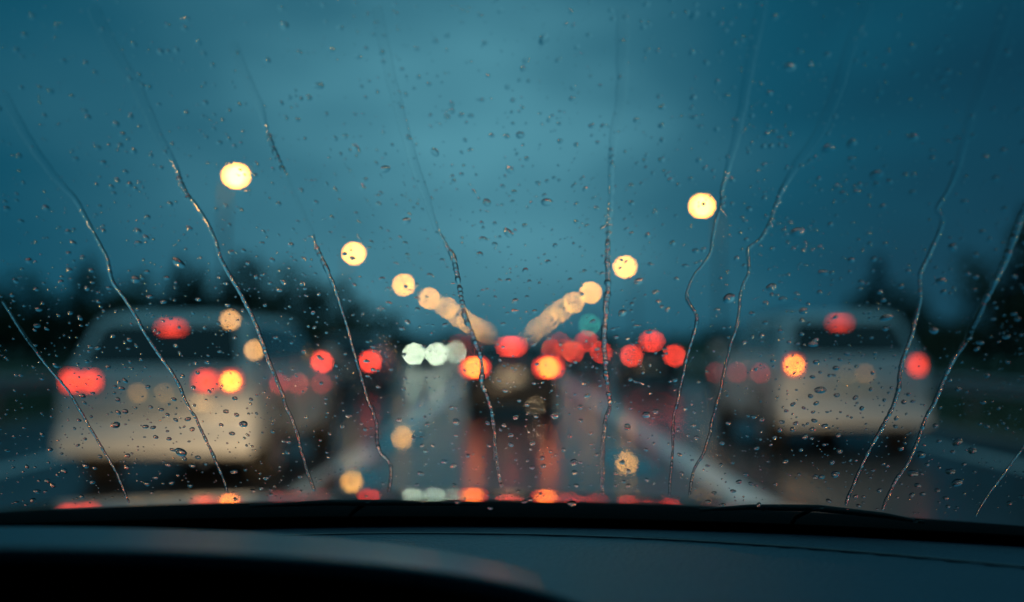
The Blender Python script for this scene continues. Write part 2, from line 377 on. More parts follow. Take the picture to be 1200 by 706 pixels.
# ------------------------------------------------------------------ vehicles (rear towards -y, ground at z=0)
def lerp(a, b, t): return a + (b - a) * t
def interp(tab, y):
    for (a, *va), (b_, *vb) in zip(tab, tab[1:]):
        if y <= b_:
            t = 0 if b_ == a else max(0, (y - a) / (b_ - a)); t = t * t * (3 - 2 * t) if False else t
            return [lerp(p_, q_, t) for p_, q_ in zip(va, vb)]
    return list(tab[-1][1:])
def vehicle(name, loc, rz, label, category, style, paint, Wd, lamps, group=None, detail=True, belt=None, roof=None, Ln=4.6, oncoming=False):
    root = empty(name, loc, rz, label=label, category=category)
    if group: root['group'] = group
    hw = Wd / 2
    P = dict(suv=dict(belt=1.12, roof=1.62, zb=.34, bonnet=1.02, g=[(0.06, 0.42), (Ln - 1.25, Ln - 2.1)]),
             sedan=dict(belt=.98, roof=1.45, zb=.26, bonnet=.86, g=[(.55, 1.15), (Ln - 1.3, Ln - 2.05)]),
             pickup=dict(belt=1.08, roof=1.72, zb=.42, bonnet=1.05, g=[(.04, .28), (Ln - 1.5, Ln - 2.1)]))[style]
    if belt: P['belt'] = belt
    if roof: P['roof'] = roof
    zb, zt, zr, zh = P['zb'], P['belt'], P['roof'], P['bonnet']
    # lower body: lofted rings, station y, half width factor, bottom z, deck z
    if style == 'sedan':
        st = [(0, .90, zb + .14, zt - .12), (.03, .95, zb + .05, zt - .05), (.12, .98, zb, zt - .02), (.6, 1, zb, zt), (Ln * .5, 1, zb, zt), (Ln - 1.35, 1, zb, zt - .02), (Ln - .5, .98, zb, zh - .06), (Ln - .12, .92, zb, zh - .17), (Ln - .02, .84, zb + .06, zh - .26), (Ln, .80, zb + .12, zh - .32)]
    else:
        st = [(0, .955, zb + .10, zt - .03), (.02, .975, zb + .04, zt), (.10, .99, zb, zt), (.6, 1, zb, zt), (Ln * .5, 1, zb, zt), (Ln - 1.3, 1, zb, zt - .02), (Ln - .5, .98, zb, zh - .02), (Ln - .12, .93, zb, zh - .12), (Ln - .02, .86, zb + .06, zh - .22), (Ln, .82, zb + .12, zh - .28)]
    ys = [s[0] for s in st]
    ys = sorted(set(ys + [Ln * k / 16 for k in range(1, 16)]))
    prof = [(-.90, 0.0), (-.965, .04), (-.99, .18), (-1.0, .42), (-.99, .68), (-.975, .86), (-.95, .94), (-.90, .985), (-.80, 1.0), (-.4, 1.012)]
    prof = prof + [(-a, b_) for a, b_ in prof[::-1]]
    vs, fs = [], []
    n = len(prof)
    for y in ys:
        f, z0, z1 = interp(st, y)
        for a, b_ in prof: vs.append((a * f * hw, y, lerp(z0, z1, b_)))
    for j in range(len(ys) - 1):
        for i in range(n): fs.append((j * n + i, j * n + (i + 1) % n, (j + 1) * n + (i + 1) % n, (j + 1) * n + i))
    fs.append(tuple(range(n))[::-1]); fs.append(tuple((len(ys) - 1) * n + i for i in range(n)))
    raw('body', vs, fs, paint, root, smooth=True)
    # cabin
    (r0, r1), (f0, f1) = P['g']
    lv = [(0, r0, f0, .93), (.12, lerp(r0, r1, .10), lerp(f0, f1, .10), .925), (.86, lerp(r0, r1, .84), lerp(f0, f1, .84), .80), (.95, lerp(r0, r1, 1.0), lerp(f0, f1, 1.0), .75), (1.0, r1 + .14, f1 - .14, .62)]
    bm = bmesh.new(); rings = []
    zc = zt - .06
    for (h, a, b_, wf) in lv:
        c = .10 if h < .99 else .2
        z = lerp(zc, zr, h); ww = wf * hw
        ring = [(-ww + c, a), (ww - c, a), (ww, a + c), (ww, b_ - c * 2), (ww - c, b_), (-ww + c, b_), (-ww, b_ - c * 2), (-ww, a + c)]
        rings.append([bm.verts.new((x, y, z + (.02 if h == 1.0 else 0))) for x, y in ring])
    for A, B in zip(rings, rings[1:]):
        for i in range(8): bm.faces.new((A[i], A[(i + 1) % 8], B[(i + 1) % 8], B[i]))
    bm.faces.new(rings[-1]); bm.faces.new(rings[0][::-1])
    bmesh.ops.recalc_face_normals(bm, faces=bm.faces[:])
    link('cabin', bm, paint, root)
    # windows: panes set 6 mm proud of the cabin faces
    def pane(nm, q, mt='car_glass', off=.007, inset=.0):
        q = [Vector(v) for v in q]
        nrm = (q[1] - q[0]).cross(q[2] - q[0]).normalized()
        c = sum(q, Vector()) / 4
        bm = bmesh.new()
        # rounded corners
        pts = []
        for i in range(4):
            a, b_, d = q[i - 1], q[i], q[(i + 1) % 4]
            e1 = (a - b_).normalized() * .06; e2 = (d - b_).normalized() * .06
            pts += [b_ + e1, b_ + (e1 + e2) * .3, b_ + e2]
        top = [bm.verts.new(p_ + nrm * off) for p_ in pts]; bot = [bm.verts.new(p_ - nrm * .004) for p_ in pts]
        bm.faces.new(top)
        for i in range(12): bm.faces.new((bot[i], bot[(i + 1) % 12], top[(i + 1) % 12], top[i]))
        return link(nm, bm, mt, root)
    def cab(u, h, side):
        """point on a cabin face: side r/f/l/g, u along, h 0..1 of height between levels .12 and .86"""
        t = lerp(.12, .86, h)
        a = lerp(lv[1][1], lv[2][1], h); b_ = lerp(lv[1][2], lv[2][2], h); ww = lerp(lv[1][3], lv[2][3], h) * hw; z = lerp(zc, zr, t)
        if side == 'r': return (lerp(-ww, ww, u), a, z)
        if side == 'f': return (lerp(ww, -ww, u), b_, z)
        if side == 'R': return (ww, lerp(a, b_, u), z)
        return (-ww, lerp(b_, a, u), z)
    ins = .07
    pane('rear_window', [cab(ins, .0, 'r'), cab(1 - ins, .0, 'r'), cab(1 - ins - .01, .97, 'r'), cab(ins + .01, .97, 'r')])
    pane('windscreen', [cab(.08, .02, 'f'), cab(.92, .02, 'f'), cab(.90, .97, 'f'), cab(.10, .97, 'f')])
    cuts = [(.05, .27), (.30, .60), (.63, .93)] if style != 'sedan' else [(.08, .47), (.51, .93)]
    for s in ('R', 'L'):
        for (u0, u1) in cuts:
            if s == 'L': u0, u1 = 1 - u1, 1 - u0
            pane('side_window', [cab(u0, .06, s), cab(u1, .06, s), cab(u1, .96, s), cab(u0, .96, s)])
    # wheels
    rw = .36 if style != 'sedan' else .32
    for sx in (-1, 1):
        for yw in (.85, Ln - .85):
            wh = link('wheel', cyl_bm(rw, .22, (sx * (hw - .13), yw, rw), 'x', 28), 'rubber', root)
            link('rim', cyl_bm(rw * .66, .02, (sx * (hw - .015), yw, rw), 'x', 20), 'rim', wh)
            # arch lip
            pts = [(sx * (hw + .004), yw + (rw + .07) * math.cos(R(a)), rw + (rw + .07) * math.sin(R(a))) for a in range(-5, 190, 15)]
            raw('wheel_arch', *tube(pts, .028, 6), 'trim', root, smooth=True)
    # rear
    link('rear_bumper', box_bm((Wd * .97, .16, .24), (0, .0, zb + .10), .05, 3), 'trim' if style != 'suv' else paint, root)
    link('underbody', box_bm((Wd * .86, Ln - .7, .16), (0, Ln / 2, zb - .03), .03), 'black_plastic', root)
    if detail:
        link('tailgate_seam', box_bm((Wd * .78, .012, .012), (0, -.004, zt - .42), .003), 'trim', root)
        link('tow_bar' if style == 'pickup' else 'exhaust_pipe', cyl_bm(.03, .18, (hw * .5, .02, zb - .05), 'y', 12), 'chrome', root)
        link('rear_wiper', box_bm((.36, .012, .014), (.1, lv[1][1] - .012, lerp(zc, zr, .22)), .003), 'trim', root)
        for sx in (-1, 1):
            link('side_mirror', box_bm((.20, .12, .15), (sx * (hw + .08), f0 - .25, zt + .10), .04, 3), paint, root)
            link('roof_rail', box_bm((.03, (f1 - r1) * .9, .03), (sx * hw * .68, (f1 + r1) / 2, zr + .015), .01), 'trim', root) if style != 'sedan' else None
            link('door_handle', box_bm((.02, .16, .025), (sx * (hw + .005), Ln * .36, zt - .14), .006), 'chrome', root)
            link('door_handle', box_bm((.02, .16, .025), (sx * (hw + .005), Ln * .56, zt - .14), .006), 'chrome', root)
    plz = lamps.get('plate_z', zb + .36)
    link('number_plate', box_bm((.50, .012, .12), (lamps.get('plate_x', 0), -.012, plz), .004), 'plate', root)
    # lamps: (name, x, z, w, h, material)
    for (nm, x, z, ww, hh, mm, *yo) in lamps.get('rear', []):
        y = yo[0] if yo else -.005
        hs = link(nm, box_bm((ww + .03, .05, hh + .03), (x, y + .012, z), .018, 3), 'red_lens', root)
        link('bulb_glow', box_bm((ww, .05, hh), (x, y + .004, z), min(.02, hh * .3), 3), mm, hs)
        if mm == 'brake_hot': link('hot_bulb', box_bm((.12, .05, .06), (x, y - .004, z), .02, 3), 'brake_bulb', hs)
        if mm == 'brake_core': link('hot_bulb', box_bm((.055, .05, .045), (x, y - .004, z), .015, 3), 'brake_bulb', hs)
    for (nm, sx, yy, z, mm) in lamps.get('flank', []):
        xx = sx * hw * (1.0 if z < 1.1 else .93)
        hs = link(nm, box_bm((.04, .16, .07), (xx, yy, z), .015, 3), 'trim', root)
        link('bulb_glow', box_bm((.05, .12, .045), (xx + sx * .006, yy, z), .012, 2), mm, hs)  # added glow on the flank, no real bulb
    for (nm, x, z, ww, hh, mm) in lamps.get('front', []):
        hs = link(nm, box_bm((ww + .06, .10, hh + .05), (x, Ln - .07, z), .03, 3), 'chrome', root)
        link('bulb_glow', box_bm((ww, .06, hh), (x, Ln - .02, z), .02, 3), mm, hs)
    link('grille', box_bm((Wd * .42, .03, .16), (0, Ln - .01, zh - .42), .01), 'black_plastic', root)
    return root

zc_ = lambda D, py: EYE.z + (408 - py) / FPX * D      # height shown at pixel row py at distance D

# near left SUV: rear at 9.0 m
vehicle('suv', (-3.28, 9.0, 0), 0, 'large white wagon with brake lights on, ahead on the left', 'car', 'suv', 'white_paint', 1.86,
        dict(plate_z=.86, rear=[
            ('tail_light', -.77, .995, .12, .11, 'brake_near'), ('tail_light', -.60, .995, .13, .10, 'brake_near'),
            ('tail_light', .69, .995, .12, .11, 'brake_core'), ('tail_light', .46, .995, .14, .10, 'brake_near'),
            ('high_brake_light', .03, 1.49, .20, .035, 'brake_near', .30),
            ('plate_lamp', .42, .80, .15, .03, 'plate_glow'), ('plate_lamp', -.16, .89, .04, .03, 'amber_glow'), ('plate_lamp', .08, .89, .03, .02, 'amber_glow'), ('amber_roof_spot', .57, 1.565, .05, .04, 'amber_hot', .36)], flank=[('flank_reflection', 1, .72, .945, 'reflection_red'), ('flank_reflection', 1, 1.6, .91, 'reflection_red'), ('flank_reflection', 1, 2.85, .87, 'reflection_red'), ('amber_flank_spot', 1, 0.02, 1.28, 'amber_hot')]))  # red flank glows stand in for reflections; amber spots are added, not known lamps
# right wagon
vehicle('suv', (4.22, 12.2, 0), 0, 'large pale wagon with brake lights on, ahead on the right', 'car', 'suv', 'silver_paint', 1.90,
        dict(plate_z=.86, rear=[
            ('tail_light', -.76, 1.085, .12, .13, 'brake_core'), ('tail_light', .77, 1.085, .10, .13, 'brake_near'),
            ('high_brake_light', -.08, 1.62, .20, .035, 'brake_near', .32),
            ('plate_lamp', .12, .98, .05, .03, 'amber_glow'), ('plate_lamp', -.10, .97, .04, .02, 'plate_glow')], flank=[('flank_reflection', -1, 2.15, .94, 'reflection_red'), ('flank_reflection', -1, .8, .97, 'reflection_red'), ('flank_reflection', -1, 3.7, .90, 'reflection_red')]), roof=1.74, belt=1.20)  # red flank glows stand in for tail lamps mirrored in the paint
# centre sedan
vehicle('sedan', (-.06, 18.6, 0), 0, 'dark saloon with glowing orange brake lights straight ahead in the same lane', 'car', 'sedan', 'dark_paint', 1.80,
        dict(plate_z=.72, rear=[
            ('tail_light', -.69, .93, .30, .11, 'brake_hot'), ('tail_light', .70, .93, .30, .11, 'brake_hot'),
            ('high_brake_light', 0, 1.33, .30, .04, 'brake_far', .95),
            ('plate_lamp', -.10, .82, .13, .03, 'plate_glow'), ('plate_lamp', .12, .82, .13, .03, 'plate_glow')]), belt=1.04)
# others ahead
def ahead(px, py, D, style, paint, Wd, sp, label, high=None, mm='brake_far', w_=.2, h_=.12, g=None):
    p = at(px, py, D)
    rear = [('tail_light', -sp / 2, p.z, w_, h_, mm), ('tail_light', sp / 2, p.z, w_, h_, mm)]
    if high: rear.append(('high_brake_light', 0, zc_(D, high), .28, .07, mm, .25 if style != 'sedan' else .9))
    return vehicle(style if style != 'pickup' else 'pickup_truck', (p.x, D, 0), 0, label, 'car', style, paint, Wd, dict(rear=rear), group='cars queuing ahead', detail=D < 40, roof=max(zc_(D, high) + .08, 1.45) if high else None)
ahead(406, 424, 27.2, 'suv', 'blue_paint', 1.72, 1.33, 'dark blue car with two red brake lights beyond the white wagon', w_=.16, h_=.13)
ahead(765, 417, 31.5, 'suv', 'dark_paint', 1.76, 1.38, 'dark car with three red brake lights left of the pale wagon', high=400, w_=.15, h_=.12)
ahead(688, 413, 47, 'suv', 'blue_paint', 1.7, 1.33, 'far car with three red brake lights, third back in the right lane', high=400, w_=.16, h_=.13)
ahead(656, 410, 86, 'suv', 'dark_paint', 1.7, 1.3, 'small distant car at the far end of the right lane', high=402, w_=.26, h_=.18)
ahead(648, 411, 120, 'suv', 'red_paint', 1.7, 1.3, 'most distant red car just past the right lane queue', high=404, w_=.26, h_=.18)
ahead(547, 404, 74, 'suv', 'red_paint', 1.7, 1.2, 'distant car with faint red lights left of the dark saloon', w_=.10, h_=.08)
# oncoming
def oncoming(px, py, D, sp, style, paint, label, w_=.2, one=False):
    p = at(px, py, D)
    Ln = 4.6
    fr = [('headlight', -sp / 2, p.z, w_, .15, 'headlight_glow'), ('headlight', sp / 2, p.z, w_, .15, 'headlight_glow')]
    return vehicle('oncoming_car', (p.x, D + Ln, 0), math.pi, label, 'car', style, paint, 1.8, dict(rear=[], front=fr[:1] if one else fr), group='oncoming cars with headlights on', detail=False)
oncoming(498.5, 415, 66, 1.50, 'suv', 'dark_paint', 'oncoming car with two bright white headlights', w_=.17)
# single headlight: a motorcycle
p = at(535, 413, 92)
mc = empty('motorcycle', (p.x, p.y, 0), label='motorcycle coming on with one pale headlight beside the oncoming car', category='motorcycle')
for yy in (0, 1.4):
    wv, wf_ = tube([(0, yy + .31 * math.cos(R(a)), .31 + .31 * math.sin(R(a))) for a in range(0, 361, 20)], .05, 8)
    wo = raw('wheel', wv, wf_, 'rubber', mc, smooth=True)
    link('rim', cyl_bm(.20, .03, (0, yy, .31), 'x', 16), 'rim', wo)
link('engine', box_bm((.30, .50, .35), (0, .72, .42), .06, 3), 'rim', mc)
link('fuel_tank', box_bm((.30, .5, .22), (0, .62, .82), .08, 3), 'red_paint', mc)
link('seat', box_bm((.26, .6, .10), (0, 1.15, .78), .04, 3), 'rubber', mc)
raw('handlebar', *tube([(-.36, .35, 1.02), (-.2, .25, 1.0), (.2, .25, 1.0), (.36, .35, 1.02)], .018, 8), 'chrome', mc)
raw('fork', *tube([(-.08, 0, .31), (-.08, .22, 1.0)], .03, 8), 'chrome', mc)
raw('fork', *tube([(.08, 0, .31), (.08, .22, 1.0)], .03, 8), 'chrome', mc)
hl = link('headlight', cyl_bm(.17, .14, (0, .06, p.z), 'y', 18), 'chrome', mc)
link('bulb_glow', cyl_bm(.15, .03, (0, -.025, p.z), 'y', 18), 'headlight_glow', hl)
link('windshield', box_bm((.3, .02, .3), (0, .1, p.z + .22), .008, rot=Matrix.Rotation(R(-25), 3, 'X')), 'car_glass', mc)
# ------------------------------------------------------------------ trees
def conifer_mesh(seed, tall=10.0, spread=2.4, n=1500):
    rd = random.Random(seed); vs, fs = [], []
    for _ in range(n):
        h = rd.random() ** .8
        z = tall * (.12 + .88 * h)
        lay = .75 + .25 * math.sin(z * 4.2 + seed)
        r = spread * (1 - h) ** .85 * lay * (rd.random() ** .45) + .04
        a = rd.uniform(0, 6.283)
        r *= 1 + .22 * math.sin(a * 3 + seed) 
        c = Vector((r * math.cos(a), r * math.sin(a), z - r * .28))
        d = Vector((math.cos(a), math.sin(a), rd.uniform(-.55, .05))).normalized()
        s = Vector((-math.sin(a), math.cos(a), rd.uniform(-.3, .3)))
        l = rd.uniform(.18, .48) * (1.15 - .6 * h); wv = l * rd.uniform(.25, .5)
        k = len(vs)
        vs += [c - s * wv * .6, c + d * l * .5 - s * wv, c + d * l * 1.2, c + d * l * .5 + s * wv, c + s * wv * .6]
        fs.append((k, k + 1, k + 2, k + 3, k + 4))
    me = bpy.data.meshes.new('crown'); me.from_pydata([tuple(v) for v in vs], [], fs); me.materials.append(M['needles']); return me
def broad_mesh(seed, tall=8.0, spread=3.0, n=2200):
    rd = random.Random(seed); vs, fs = [], []
    clumps = []
    for _ in range(22):
        a = rd.uniform(0, 6.283); h = rd.uniform(.28, 1); r = spread * math.sqrt(max(0, 1 - ((h - .6) / .48) ** 2)) * rd.uniform(.3, .95)
        clumps.append((Vector((r * math.cos(a), r * math.sin(a), tall * h * .93)), rd.uniform(.6, 1.25)))
    for _ in range(n):
        c, cr = rd.choice(clumps)
        u = Vector((rd.gauss(0, 1), rd.gauss(0, 1), rd.gauss(0, .8))).normalized() * cr * rd.random() ** .4
        p_ = c + u; q = Vector((rd.gauss(0, 1), rd.gauss(0, 1), rd.gauss(0, 1))).normalized(); r_ = q.orthogonal().normalized()
        l = rd.uniform(.12, .26); k = len(vs)
        s = q.cross(r_) * l * .5
        vs += [p_ - r_ * l, p_ + s, p_ + r_ * l, p_ - s]; fs.append((k, k + 1, k + 2, k + 3))
    me = bpy.data.meshes.new('crown'); me.from_pydata([tuple(v) for v in vs], [], fs); me.materials.append(M['leaf'])
    limbs = []
    return me, [c for c, _ in clumps]
con = [conifer_mesh(s) for s in range(5)]
def trunk_mesh(tall, r0, limbs):
    vs, fs = tube([(0, 0, -.4), (0, 0, .3), (.05, 0, tall * .5), (0, .03, tall * .97)], [r0 * 1.3, r0, r0 * .6, .02], 8)
    for c in limbs:
        c = Vector(c); s = Vector((0, 0, max(.8, c.z * .55)))
        v2, f2 = tube([s, s.lerp(c, .5) + Vector((0, 0, .1)), c], [r0 * .35, r0 * .2, .02], 5)
        k = len(vs); vs += v2; fs += [tuple(i + k for i in f) for f in f2]
    me = bpy.data.meshes.new('trunk'); me.from_pydata([tuple(v) for v in vs], [], fs); me.materials.append(M['bark']); return me
rt = random.Random(3)
NTH = ['third', 'second', 'fourth', 'fifth', 'sixth', 'seventh', 'eighth', 'ninth', 'tenth', 'eleventh', 'twelfth', 'thirteenth', 'fourteenth', 'fifteenth', 'sixteenth', 'seventeenth', 'eighteenth', 'nineteenth', 'twentieth', 'twenty-first', 'twenty-second', 'twenty-third', 'twenty-fourth', 'twenty-fifth', 'outermost', 'first']
def con_limbs(s):
    rr = random.Random(s + 50); o = []
    for k in range(18):
        h = .15 + .8 * k / 18; a = rr.uniform(0, 6.28); r = 2.2 * (1 - h) ** .85
        o.append((r * math.cos(a), r * math.sin(a), 10 * h))
    return o
def con_trunk(s):
    vs, fs = tube([(0, 0, -.4), (0, 0, .3), (.03, 0, 5), (0, .02, 9.9)], [.22, .17, .1, .015], 8)
    for c in con_limbs(s):
        c = Vector(c); v2, f2 = tube([Vector((0, 0, c.z + .1)), c - Vector((0, 0, .1))], [.04, .012], 4)
        k = len(vs); vs += v2; fs += [tuple(i + k for i in f) for f in f2]
    me = bpy.data.meshes.new('trunk'); me.from_pydata([tuple(v) for v in vs], [], fs); me.materials.append(M['bark']); return me
cont = [con_trunk(s) for s in range(5)]
brd = [broad_mesh(s) for s in range(20, 23)]
brt = [trunk_mesh(8, .2, b_[1]) for b_ in brd]
def tree(px, py, D, kind, i, label, grp, wide=1.0):
    p = at(px, py, D)
    zg = .1 if p.x < 0 else .3
    if kind == 'c':
        r = empty('pine_tree', (p.x, p.y, zg), rt.uniform(0, 6), label=label, category='tree', group=grp); s = (p.z - zg) / 10.0
        parts = (('crown', con[i % 5]), ('trunk', cont[i % 5]))
    else:
        r = empty('broadleaf_tree', (p.x, p.y, zg), rt.uniform(0, 6), label=label, category='tree', group=grp); s = (p.z - zg) / 8.3
        parts = (('crown', brd[i % 3][0]), ('trunk', brt[i % 3]))
    for nm, me in parts:
        o = bpy.data.objects.new(nm, me); col.objects.link(o); o.parent = r
    r.scale = (s * wide, s * wide, s)
GL = 'dark trees left of the road'; GR = 'dark trees right of the road'; GF = 'far woods along the horizon'
LB = 'dark tree in the wood standing left of the road'; RB = 'dark tree in the wood standing right of the road'; FB = 'small far tree in the woods on the horizon'
tl = [(8, 312, 62), (-30, 300, 60), (34, 328, 66), (62, 348, 68), (88, 312, 66), (104, 298, 70), (124, 318, 66), (145, 322, 72), (168, 326, 70), (190, 316, 74), (210, 298, 72), (232, 306, 70), (255, 312, 78), (280, 294, 76), (300, 298, 74),
      (322, 306, 80), (342, 312, 84), (364, 318, 88), (385, 326, 92), (404, 334, 96), (422, 345, 104), (440, 355, 112), (455, 363, 120), (470, 370, 128), (-60, 305, 58), (-95, 295, 60)]
for i, (x, y, D) in enumerate(tl):
    tree(x, y, D, 'c' if i % 3 else 'b', i, '%s tree from the left in the skyline row left of the road' % NTH[i], GL, 1.35)
for i in range(34):
    x = rt.uniform(-60, 420); D = rt.uniform(52, 95)
    tree(x, lerp(346, 362, rt.random()) if x < 340 else 372, D, 'b' if i % 2 else 'c', i, LB, GL, 1.7)
tr_ = [(1030, 300, 58), (1014, 332, 60), (1048, 330, 61), (996, 350, 64), (1066, 352, 60), (975, 362, 70), (950, 368, 76), (925, 366, 84), (900, 366, 92), (880, 370, 100), (858, 374, 110), (838, 378, 120), (818, 380, 130), (1090, 364, 56),
       (1112, 362, 55), (1135, 352, 52), (1160, 320, 44), (1182, 285, 42), (1206, 240, 40), (1235, 210, 38), (1270, 230, 38), (798, 383, 140), (780, 384, 150), (760, 386, 160), (742, 386, 165), (724, 386, 170)]
ORD = ['first', 'second', 'third', 'fourth', 'fifth', 'sixth', 'seventh', 'eighth', 'ninth', 'tenth', 'eleventh', 'twelfth', 'thirteenth', 'fourteenth', 'fifteenth', 'sixteenth', 'seventeenth', 'eighteenth', 'nineteenth', 'twentieth', 'twenty-first', 'twenty-second', 'twenty-third', 'twenty-fourth', 'twenty-fifth', 'twenty-sixth']
RN = {x: ORD[k] for k, x in enumerate(sorted(q[0] for q in tr_))}
for i, (x, y, D) in enumerate(tr_):
    tree(x, y, D, 'b' if i % 3 == 2 else 'c', i, ('tall pointed pine standing alone above the pale wagon' if i == 0 else '%s tree of the skyline row right of the road, counted from the road' % RN[x]), GR, 1.5 if i < 4 else 1.35)
for i in range(26):
    x = rt.uniform(870, 1270); D = rt.uniform(42, 80)
    tree(x, lerp(374, 384, rt.random()), D, 'b' if i % 2 else 'c', i, RB, GR, 1.7)
for i in range(30):
    x = 430 + 320 * i / 29 + rt.uniform(-4, 4)
    if abs(x - 603) < 22: continue
    D = rt.uniform(190, 260)
    tree(x, rt.uniform(386, 395), D, 'b' if i % 2 else 'c', i, FB, GF, 2.0)
# far ridge closing the horizon
vs, fs = [], []
for i in range(121):
    x = -1800 + 30 * i; z = 9 + 5 * noise.noise(Vector((x * .004, 0, 3))) + 2.5 * noise.noise(Vector((x * .03, 1, 3)))
    vs += [(x, 900, -1), (x, 915, z), (x, 1000, z * .6), (x, 1100, -1)]
for i in range(120):
    for k in range(3): fs.append((4 * i + k, 4 * i + 4 + k, 4 * i + 5 + k, 4 * i + 1 + k))
raw('hills', vs, fs, 'needles', kind='structure')

# ------------------------------------------------------------------ our own car
car = empty('own_car', (0, 0, 0), label='dark dashboard, windscreen and bonnet of the car the view is taken from', category='car')
XC, KX = -.10, .34
S_H, S_D = .394, .22
def gy(x, z):
    s = (z - 1.151) / S_H
    return .90 - S_D * s - KX * (x - XC) ** 2
def gn(x, z):
    return Vector((2 * KX * (x - XC), 1, S_D / S_H)).normalized()
cmw = Matrix.Translation(EYE) @ cam.rotation_euler.to_matrix().to_4x4()
def on_glass(px, py, off=0.0):
    d = (cmw.to_3x3() @ Vector(((px - 600) / FPX, (353 - py) / FPX, -1))).normalized()
    lo, hi = .2, 2.0
    for _ in range(40):
        m_ = (lo + hi) / 2; p_ = EYE + d * m_
        if p_.y < gy(p_.x, p_.z): lo = m_
        else: hi = m_
    p_ = EYE + d * lo
    return p_ + gn(p_.x, p_.z) * off
GT = .0045
def sheet(name, s0, s1, x0, x1, thick, off, m, nx=40, ns_=20, parent=car):
    vs, fs = [], []
    for side in (off, off + thick):
        for j in range(ns_ + 1):
            z = 1.151 + S_H * lerp(s0, s1, j / ns_)
            for i in range(nx + 1):
                x = lerp(x0, x1, i / nx); p_ = Vector((x, gy(x, z), z)) + gn(x, z) * side
                vs.append(p_)
    n = (nx + 1) * (ns_ + 1)
    for j in range(ns_):
        for i in range(nx):
            a = j * (nx + 1) + i; q = (a, a + 1, a + nx + 2, a + nx + 1)
            fs.append(q); fs.append(tuple(n + k for k in q[::-1]))
    rim = [j * (nx + 1) for j in range(ns_ + 1)]
    def wall(idx):
        for a, b_ in zip(idx, idx[1:]): fs.append((a, b_, n + b_, n + a))
    wall(list(range(nx + 1))); wall([ns_ * (nx + 1) + i for i in range(nx + 1)]); wall(rim); wall([r_ + nx for r_ in rim])
    return raw(name, vs, fs, m, parent, smooth=None)
sh = sheet('windscreen', -.10, 1.30, -.80, .72, GT, 0.0, 'glass')
sh.data.polygons.foreach_set('use_smooth', [True] * len(sh.data.polygons))
sheet('windscreen_border', -.11, -.008, -.82, .74, .002, -.003, 'frit', ns_=3)
sheet('windscreen_header', 1.22, 1.40, -.82, .74, .02, -.022, 'frit', ns_=3)
# dashboard top
def dash_z(x, y):
    ys_ = .843 - .6 * (x - XC) ** 2
    t = (y - ys_)
    z = 1.1425
    z -= .0035 / (1 + math.exp(-t / .0015))           # step down to the vent strip
    z += .0018 * math.exp(-(t / .0035) ** 2)
    z -= .05 * max(0, (.62 - y)) ** 1.5
    z -= .010 * (x - .2) ** 2
    return z
vs, fs = [], []
ux = [lerp(-.82, .74, i / 70) for i in range(71)]
def yb(x): return gy(x, 1.13) - .006
vy = []
for j in range(150): vy.append(j / 149)
for v in vy:
    for x in ux:
        y = lerp(.34, yb(x), v)
        vs.append((x, y, dash_z(x, y)))
for j in range(len(vy) - 1):
    for i in range(70): a = j * 71 + i; fs.append((a, a + 1, a + 72, a + 71))
k = len(vs)
for x in ux: vs.append((x, .33, .75))
for i in range(70): fs.append((k + i, k + i + 1, i + 1, i))
raw('dashboard', vs, fs, 'plastic', car, smooth=True)
sp_ = []
for i in range(41):
    x = lerp(-.30, .55, i / 40); y_ = .843 - .6 * (x - XC) ** 2
    sp_.append((x, y_, dash_z(x, y_) + .0004))
raw('seam_highlight', *tube(sp_, .0013, 8), 'strip', car, smooth=True)  # pale tube standing in for the highlight along the seam
# defroster vent slot near the base of the glass
def dash_pt(px, dz=.0):
    pass
for (x0, x1, dy) in ((-.20, -.03, .012), (.10, .30, .012)):
    vs, fs = [], []
    for i in range(13):
        x = lerp(x0, x1, i / 12); yy = .843 - .6 * (x - XC) ** 2 + dy
        z = dash_z(x, yy) + .0012
        vs += [(x, yy, z), (x, yy + .012, z), (x, yy, z - .004), (x, yy + .012, z - .004)]
    for i in range(12):
        a = 4 * i; fs += [(a, a + 4, a + 5, a + 1), (a, a + 2, a + 6, a + 4), (a + 1, a + 5, a + 7, a + 3)]
    raw('defroster_vent', vs, fs, 'black_plastic', car)
# instrument hood: an arched shell over the dials
def hood_shell():
    xc = -.37
    secs = []
    NV, NU = 26, 48
    for j in range(NV + 1):
        v = j / NV
        y = lerp(.545, .80, v)
        hw_ = lerp(.44, .20, v ** .85)
        top = 1.1375 + .0545 * (1 - v) ** .9 - .004 * v
        base = 1.120
        sec = []
        for i in range(NU + 1):
            a = math.pi * i / NU
            cx, sz = math.cos(a), math.sin(a)
            ex = 2 / 2.5
            X_ = xc - hw_ * (abs(cx) ** ex) * (1 if cx > 0 else -1)
            Z_ = base + (top - base) * (sz ** (2 / 2.3))
            sec.append((X_, y + .035 * abs(cx) ** 2 * (1 - v), Z_))
        secs.append(sec)
    vs, fs = [], []
    for sec in secs: vs += sec
    for j in range(NV):
        for i in range(NU):
            a = j * (NU + 1) + i; fs.append((a, a + 1, a + NU + 2, a + NU + 1))
    # rolled lip and inner face
    k = len(vs)
    for q, (dy, dz) in enumerate(((-.004, -.002), (-.004, -.006), (.002, -.010), (.12, -.012))):
        for (x, y, z) in secs[0]:
            sc_ = 1 - (.012 * (q + 1)); vs.append((xc + (x - xc) * sc_, y + dy, z + dz))
    prev = 0
    for q in range(4):
        cur = k + q * (NU + 1)
        for i in range(NU): fs.append((prev + i + 1, prev + i, cur + i, cur + i + 1))
        prev = cur
    return raw('instrument_hood', vs, fs, 'hood_plastic', car, smooth=True)
hood_shell()
box('instrument_panel', (.70, .02, .26), (-.37, .66, .98), 'black_plastic', car, .004)
